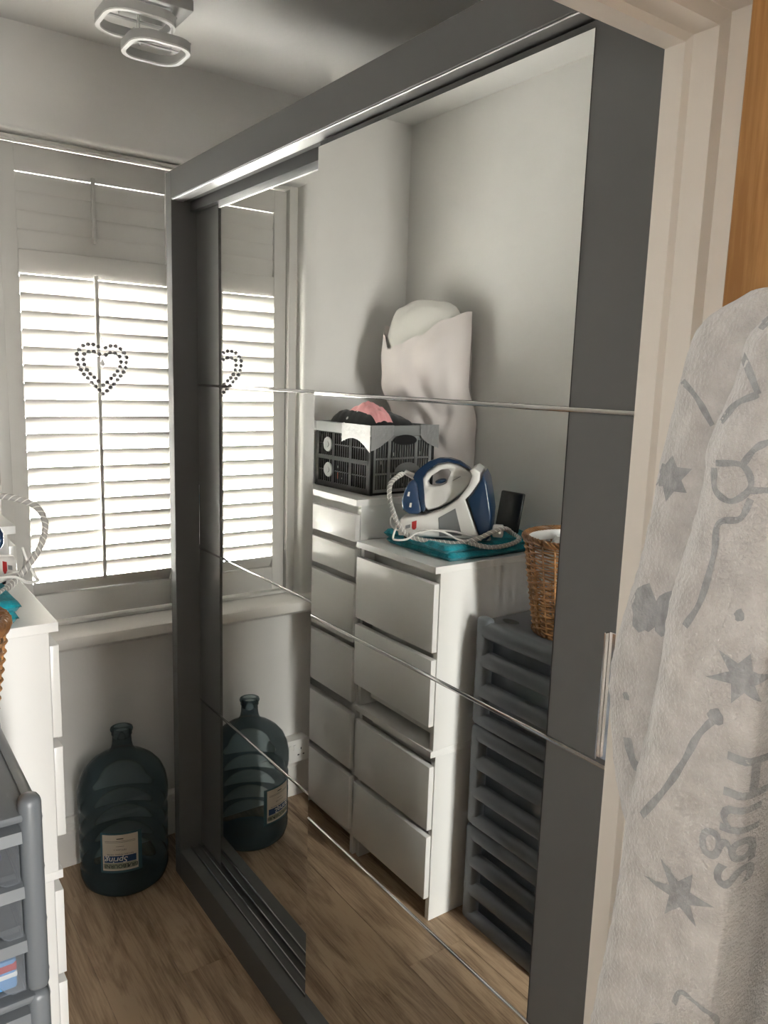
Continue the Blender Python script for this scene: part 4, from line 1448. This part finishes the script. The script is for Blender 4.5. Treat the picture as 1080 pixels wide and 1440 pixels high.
T_ROBE, T_SLV = tree(robe), tree(sleeve)
VD = Vector((0.88, 0.47, 0.0)).normalized()      # print is laid on along this direction
VS = Vector((VD.y, -VD.x, 0))                     # sideways, towards the hall


def lay(tri_v, tri_f, bvh, cy, cz, off=0.0009):
    """flat print centred at (sideways cy, height cz) pushed on to the fleece"""
    out, ok = [], []
    for (a, b) in tri_v:
        o_ = VS * (cy + a) + Vector((0, 0, cz + b)) - VD * 3.0
        hit = bvh.ray_cast(o_, VD)
        if hit[0] is None:
            out.append((0, 0, 0)); ok.append(False)
        else:
            out.append((hit[0] - VD * off)[:]); ok.append(True)
    f = [q_ for q_ in tri_f if all(ok[i] for i in q_)]
    return MB().add(out, f)


def dense(poly_v, poly_f, mx=0.006):
    bm = bmesh.new()
    vs_ = [bm.verts.new((a, b, 0)) for a, b in poly_v]
    for q_ in poly_f:
        try:
            bm.faces.new([vs_[i] for i in q_])
        except ValueError:
            pass
    bmesh.ops.triangulate(bm, faces=list(bm.faces))
    for _ in range(6):
        ed = [e for e in bm.edges if e.calc_length() > mx]
        if not ed:
            break
        bmesh.ops.subdivide_edges(bm, edges=ed, cuts=1)
        bmesh.ops.triangulate(bm, faces=list(bm.faces))
    bm.verts.index_update()
    v = [(p.co.x, p.co.y) for p in bm.verts]
    f = [tuple(p.index for p in q_.verts) for q_ in bm.faces]
    bm.free()
    return v, f


def star(r, ri, n, rot):
    p = []
    for k in range(2 * n):
        a = rot + math.pi * k / n
        q_ = (r if k % 2 == 0 else ri) * (1 + 0.12 * math.sin(k * 2.3))
        p.append((q_ * math.cos(a), q_ * math.sin(a)))
    c_ = [(0.0, 0.0)] + p
    return dense(c_, [(0, 1 + k, 1 + (k + 1) % (2 * n)) for k in range(2 * n)])


def stroke(pts, w=0.0036):
    pts = catmull([(a, b, 0) for a, b in pts], 8)
    v, f = [], []
    for i, p in enumerate(pts):
        t_ = (pts[min(i + 1, len(pts) - 1)] - pts[max(i - 1, 0)]).normalized()
        nrm = Vector((-t_.y, t_.x, 0))
        ww = w * (0.85 + 0.12 * math.sin(i * 0.7))
        v += [((p + nrm * ww)[0], (p + nrm * ww)[1]), ((p - nrm * ww)[0], (p - nrm * ww)[1])]
    f = [(2 * i, 2 * i + 2, 2 * i + 3, 2 * i + 1) for i in range(len(pts) - 1)]
    return dense(v, f)


def blob(rx, ry, n=14, wob=0.15):
    p = [(0.0, 0.0)] + [(rx * (1 + wob * math.sin(3 * k)) * math.cos(2 * math.pi * k / n), ry * (1 + wob * math.cos(2 * k)) * math.sin(2 * math.pi * k / n)) for k in range(n)]
    return dense(p, [(0, 1 + k, 1 + (k + 1) % n) for k in range(n)])


def prints(kind, shape, bvh, parent, cy, cz):
    m_ = lay(*shape, bvh, cy, cz)
    if m_.f:
        used = sorted({i for q_ in m_.f for i in q_})
        mp_ = {i: k for k, i in enumerate(used)}
        m2 = MB().add([m_.v[i] for i in used], [tuple(mp_[i] for i in q_) for q_ in m_.f])
        part(kind, m2, PRINT, parent, ang=180)


prints('print_star', star(0.024, 0.010, 6, 0.3), T_ROBE, robe, 1.797, 1.394)
prints('print_star', star(0.028, 0.010, 6, 0.15), T_ROBE, robe, 1.769, 1.199)
prints('print_star', star(0.022, 0.011, 6, 0.5), T_SLV, sleeve, 1.722, 1.531)
prints('print_dot', blob(0.0035, 0.005), T_ROBE, robe, 1.791, 1.441)
prints('print_dot', blob(0.0035, 0.004), T_SLV, sleeve, 1.702, 1.325)
prints('print_blob', blob(0.013, 0.022), T_SLV, sleeve, 1.711, 1.411)
prints('print_blob', blob(0.012, 0.020), T_SLV, sleeve, 1.732, 1.413)
prints('print_line', stroke([(1.782, 1.356), (1.771, 1.337), (1.762, 1.311), (1.750, 1.282), (1.732, 1.246)], 0.0030), T_ROBE, robe, 0, 0)
prints('print_dot', blob(0.006, 0.007), T_ROBE, robe, 1.782, 1.357)
prints('print_line', stroke([(1.774, 1.100), (1.778, 1.115), (1.790, 1.114), (1.801, 1.110), (1.808, 1.098), (1.806, 1.085)], 0.0022), T_ROBE, robe, 0, 0)
prints('print_line', stroke([(1.750, 1.050), (1.760, 1.066), (1.770, 1.074), (1.780, 1.070)], 0.0022), T_ROBE, robe, 0, 0)
prints('print_line', stroke([(1.738, 1.655), (1.745, 1.664), (1.755, 1.668), (1.765, 1.661), (1.775, 1.668), (1.788, 1.658)], 0.0055), T_ROBE, robe, 0, 0)
prints('print_line', stroke([(1.754, 1.661), (1.771, 1.637), (1.787, 1.606)], 0.0030), T_ROBE, robe, 0, 0)
prints('print_line', stroke([(1.787, 1.606), (1.772, 1.598), (1.762, 1.583)], 0.0030), T_ROBE, robe, 0, 0)
prints('print_line', stroke([(1.746, 1.658), (1.749, 1.640), (1.752, 1.628)], 0.0030), T_ROBE, robe, 0, 0)
prints('print_blob', blob(0.009, 0.013), T_ROBE, robe, 1.757, 1.624)
prints('print_line', stroke([(1.722, 1.617), (1.739, 1.601), (1.754, 1.579)], 0.0028), T_SLV, sleeve, 0, 0)
prints('print_line', stroke([(1.762, 1.552), (1.782, 1.553), (1.789, 1.538), (1.777, 1.525), (1.764, 1.531), (1.761, 1.548)], 0.0028), T_ROBE, robe, 0, 0)
prints('print_line', stroke([(1.782, 1.554), (1.789, 1.566), (1.798, 1.572), (1.806, 1.573)], 0.0028), T_ROBE, robe, 0, 0)
prints('print_line', stroke([(1.789, 1.535), (1.800, 1.537), (1.810, 1.537)], 0.0028), T_ROBE, robe, 0, 0)
prints('print_line', stroke([(1.790, 1.529), (1.784, 1.513), (1.769, 1.506), (1.768, 1.481), (1.762, 1.444), (1.752, 1.420)], 0.0028), T_ROBE, robe, 0, 0)
prints('print_line', stroke([(1.706, 1.285), (1.714, 1.267), (1.722, 1.262)], 0.005), T_SLV, sleeve, 0, 0)
vv, ff = text_mesh('Hugs', 0.060, 0.0004, 'LEFT', 0.95)
tv, tf = dense([(p[1], -p[0]) for p in vv], ff, 0.008)
prints('lettering', (tv, tf), T_ROBE, robe, 1.812, 1.338)

hk = thing('door_hook', 'chrome hook on the oak door holding the bathrobe', 'hook', (-0.16, -2.30, 1.70))
part('plate', MB().rbox(-0.1645, -0.1602, -2.315, -2.285, 1.70, 1.80, 0.001, 1), CHROME, hk)
part('prong', MB().tube(catmull([(-0.164, -2.30, 1.73), (-0.185, -2.30, 1.725), (-0.205, -2.30, 1.735), (-0.210, -2.30, 1.760)], 6), 0.005, 8), CHROME, hk)
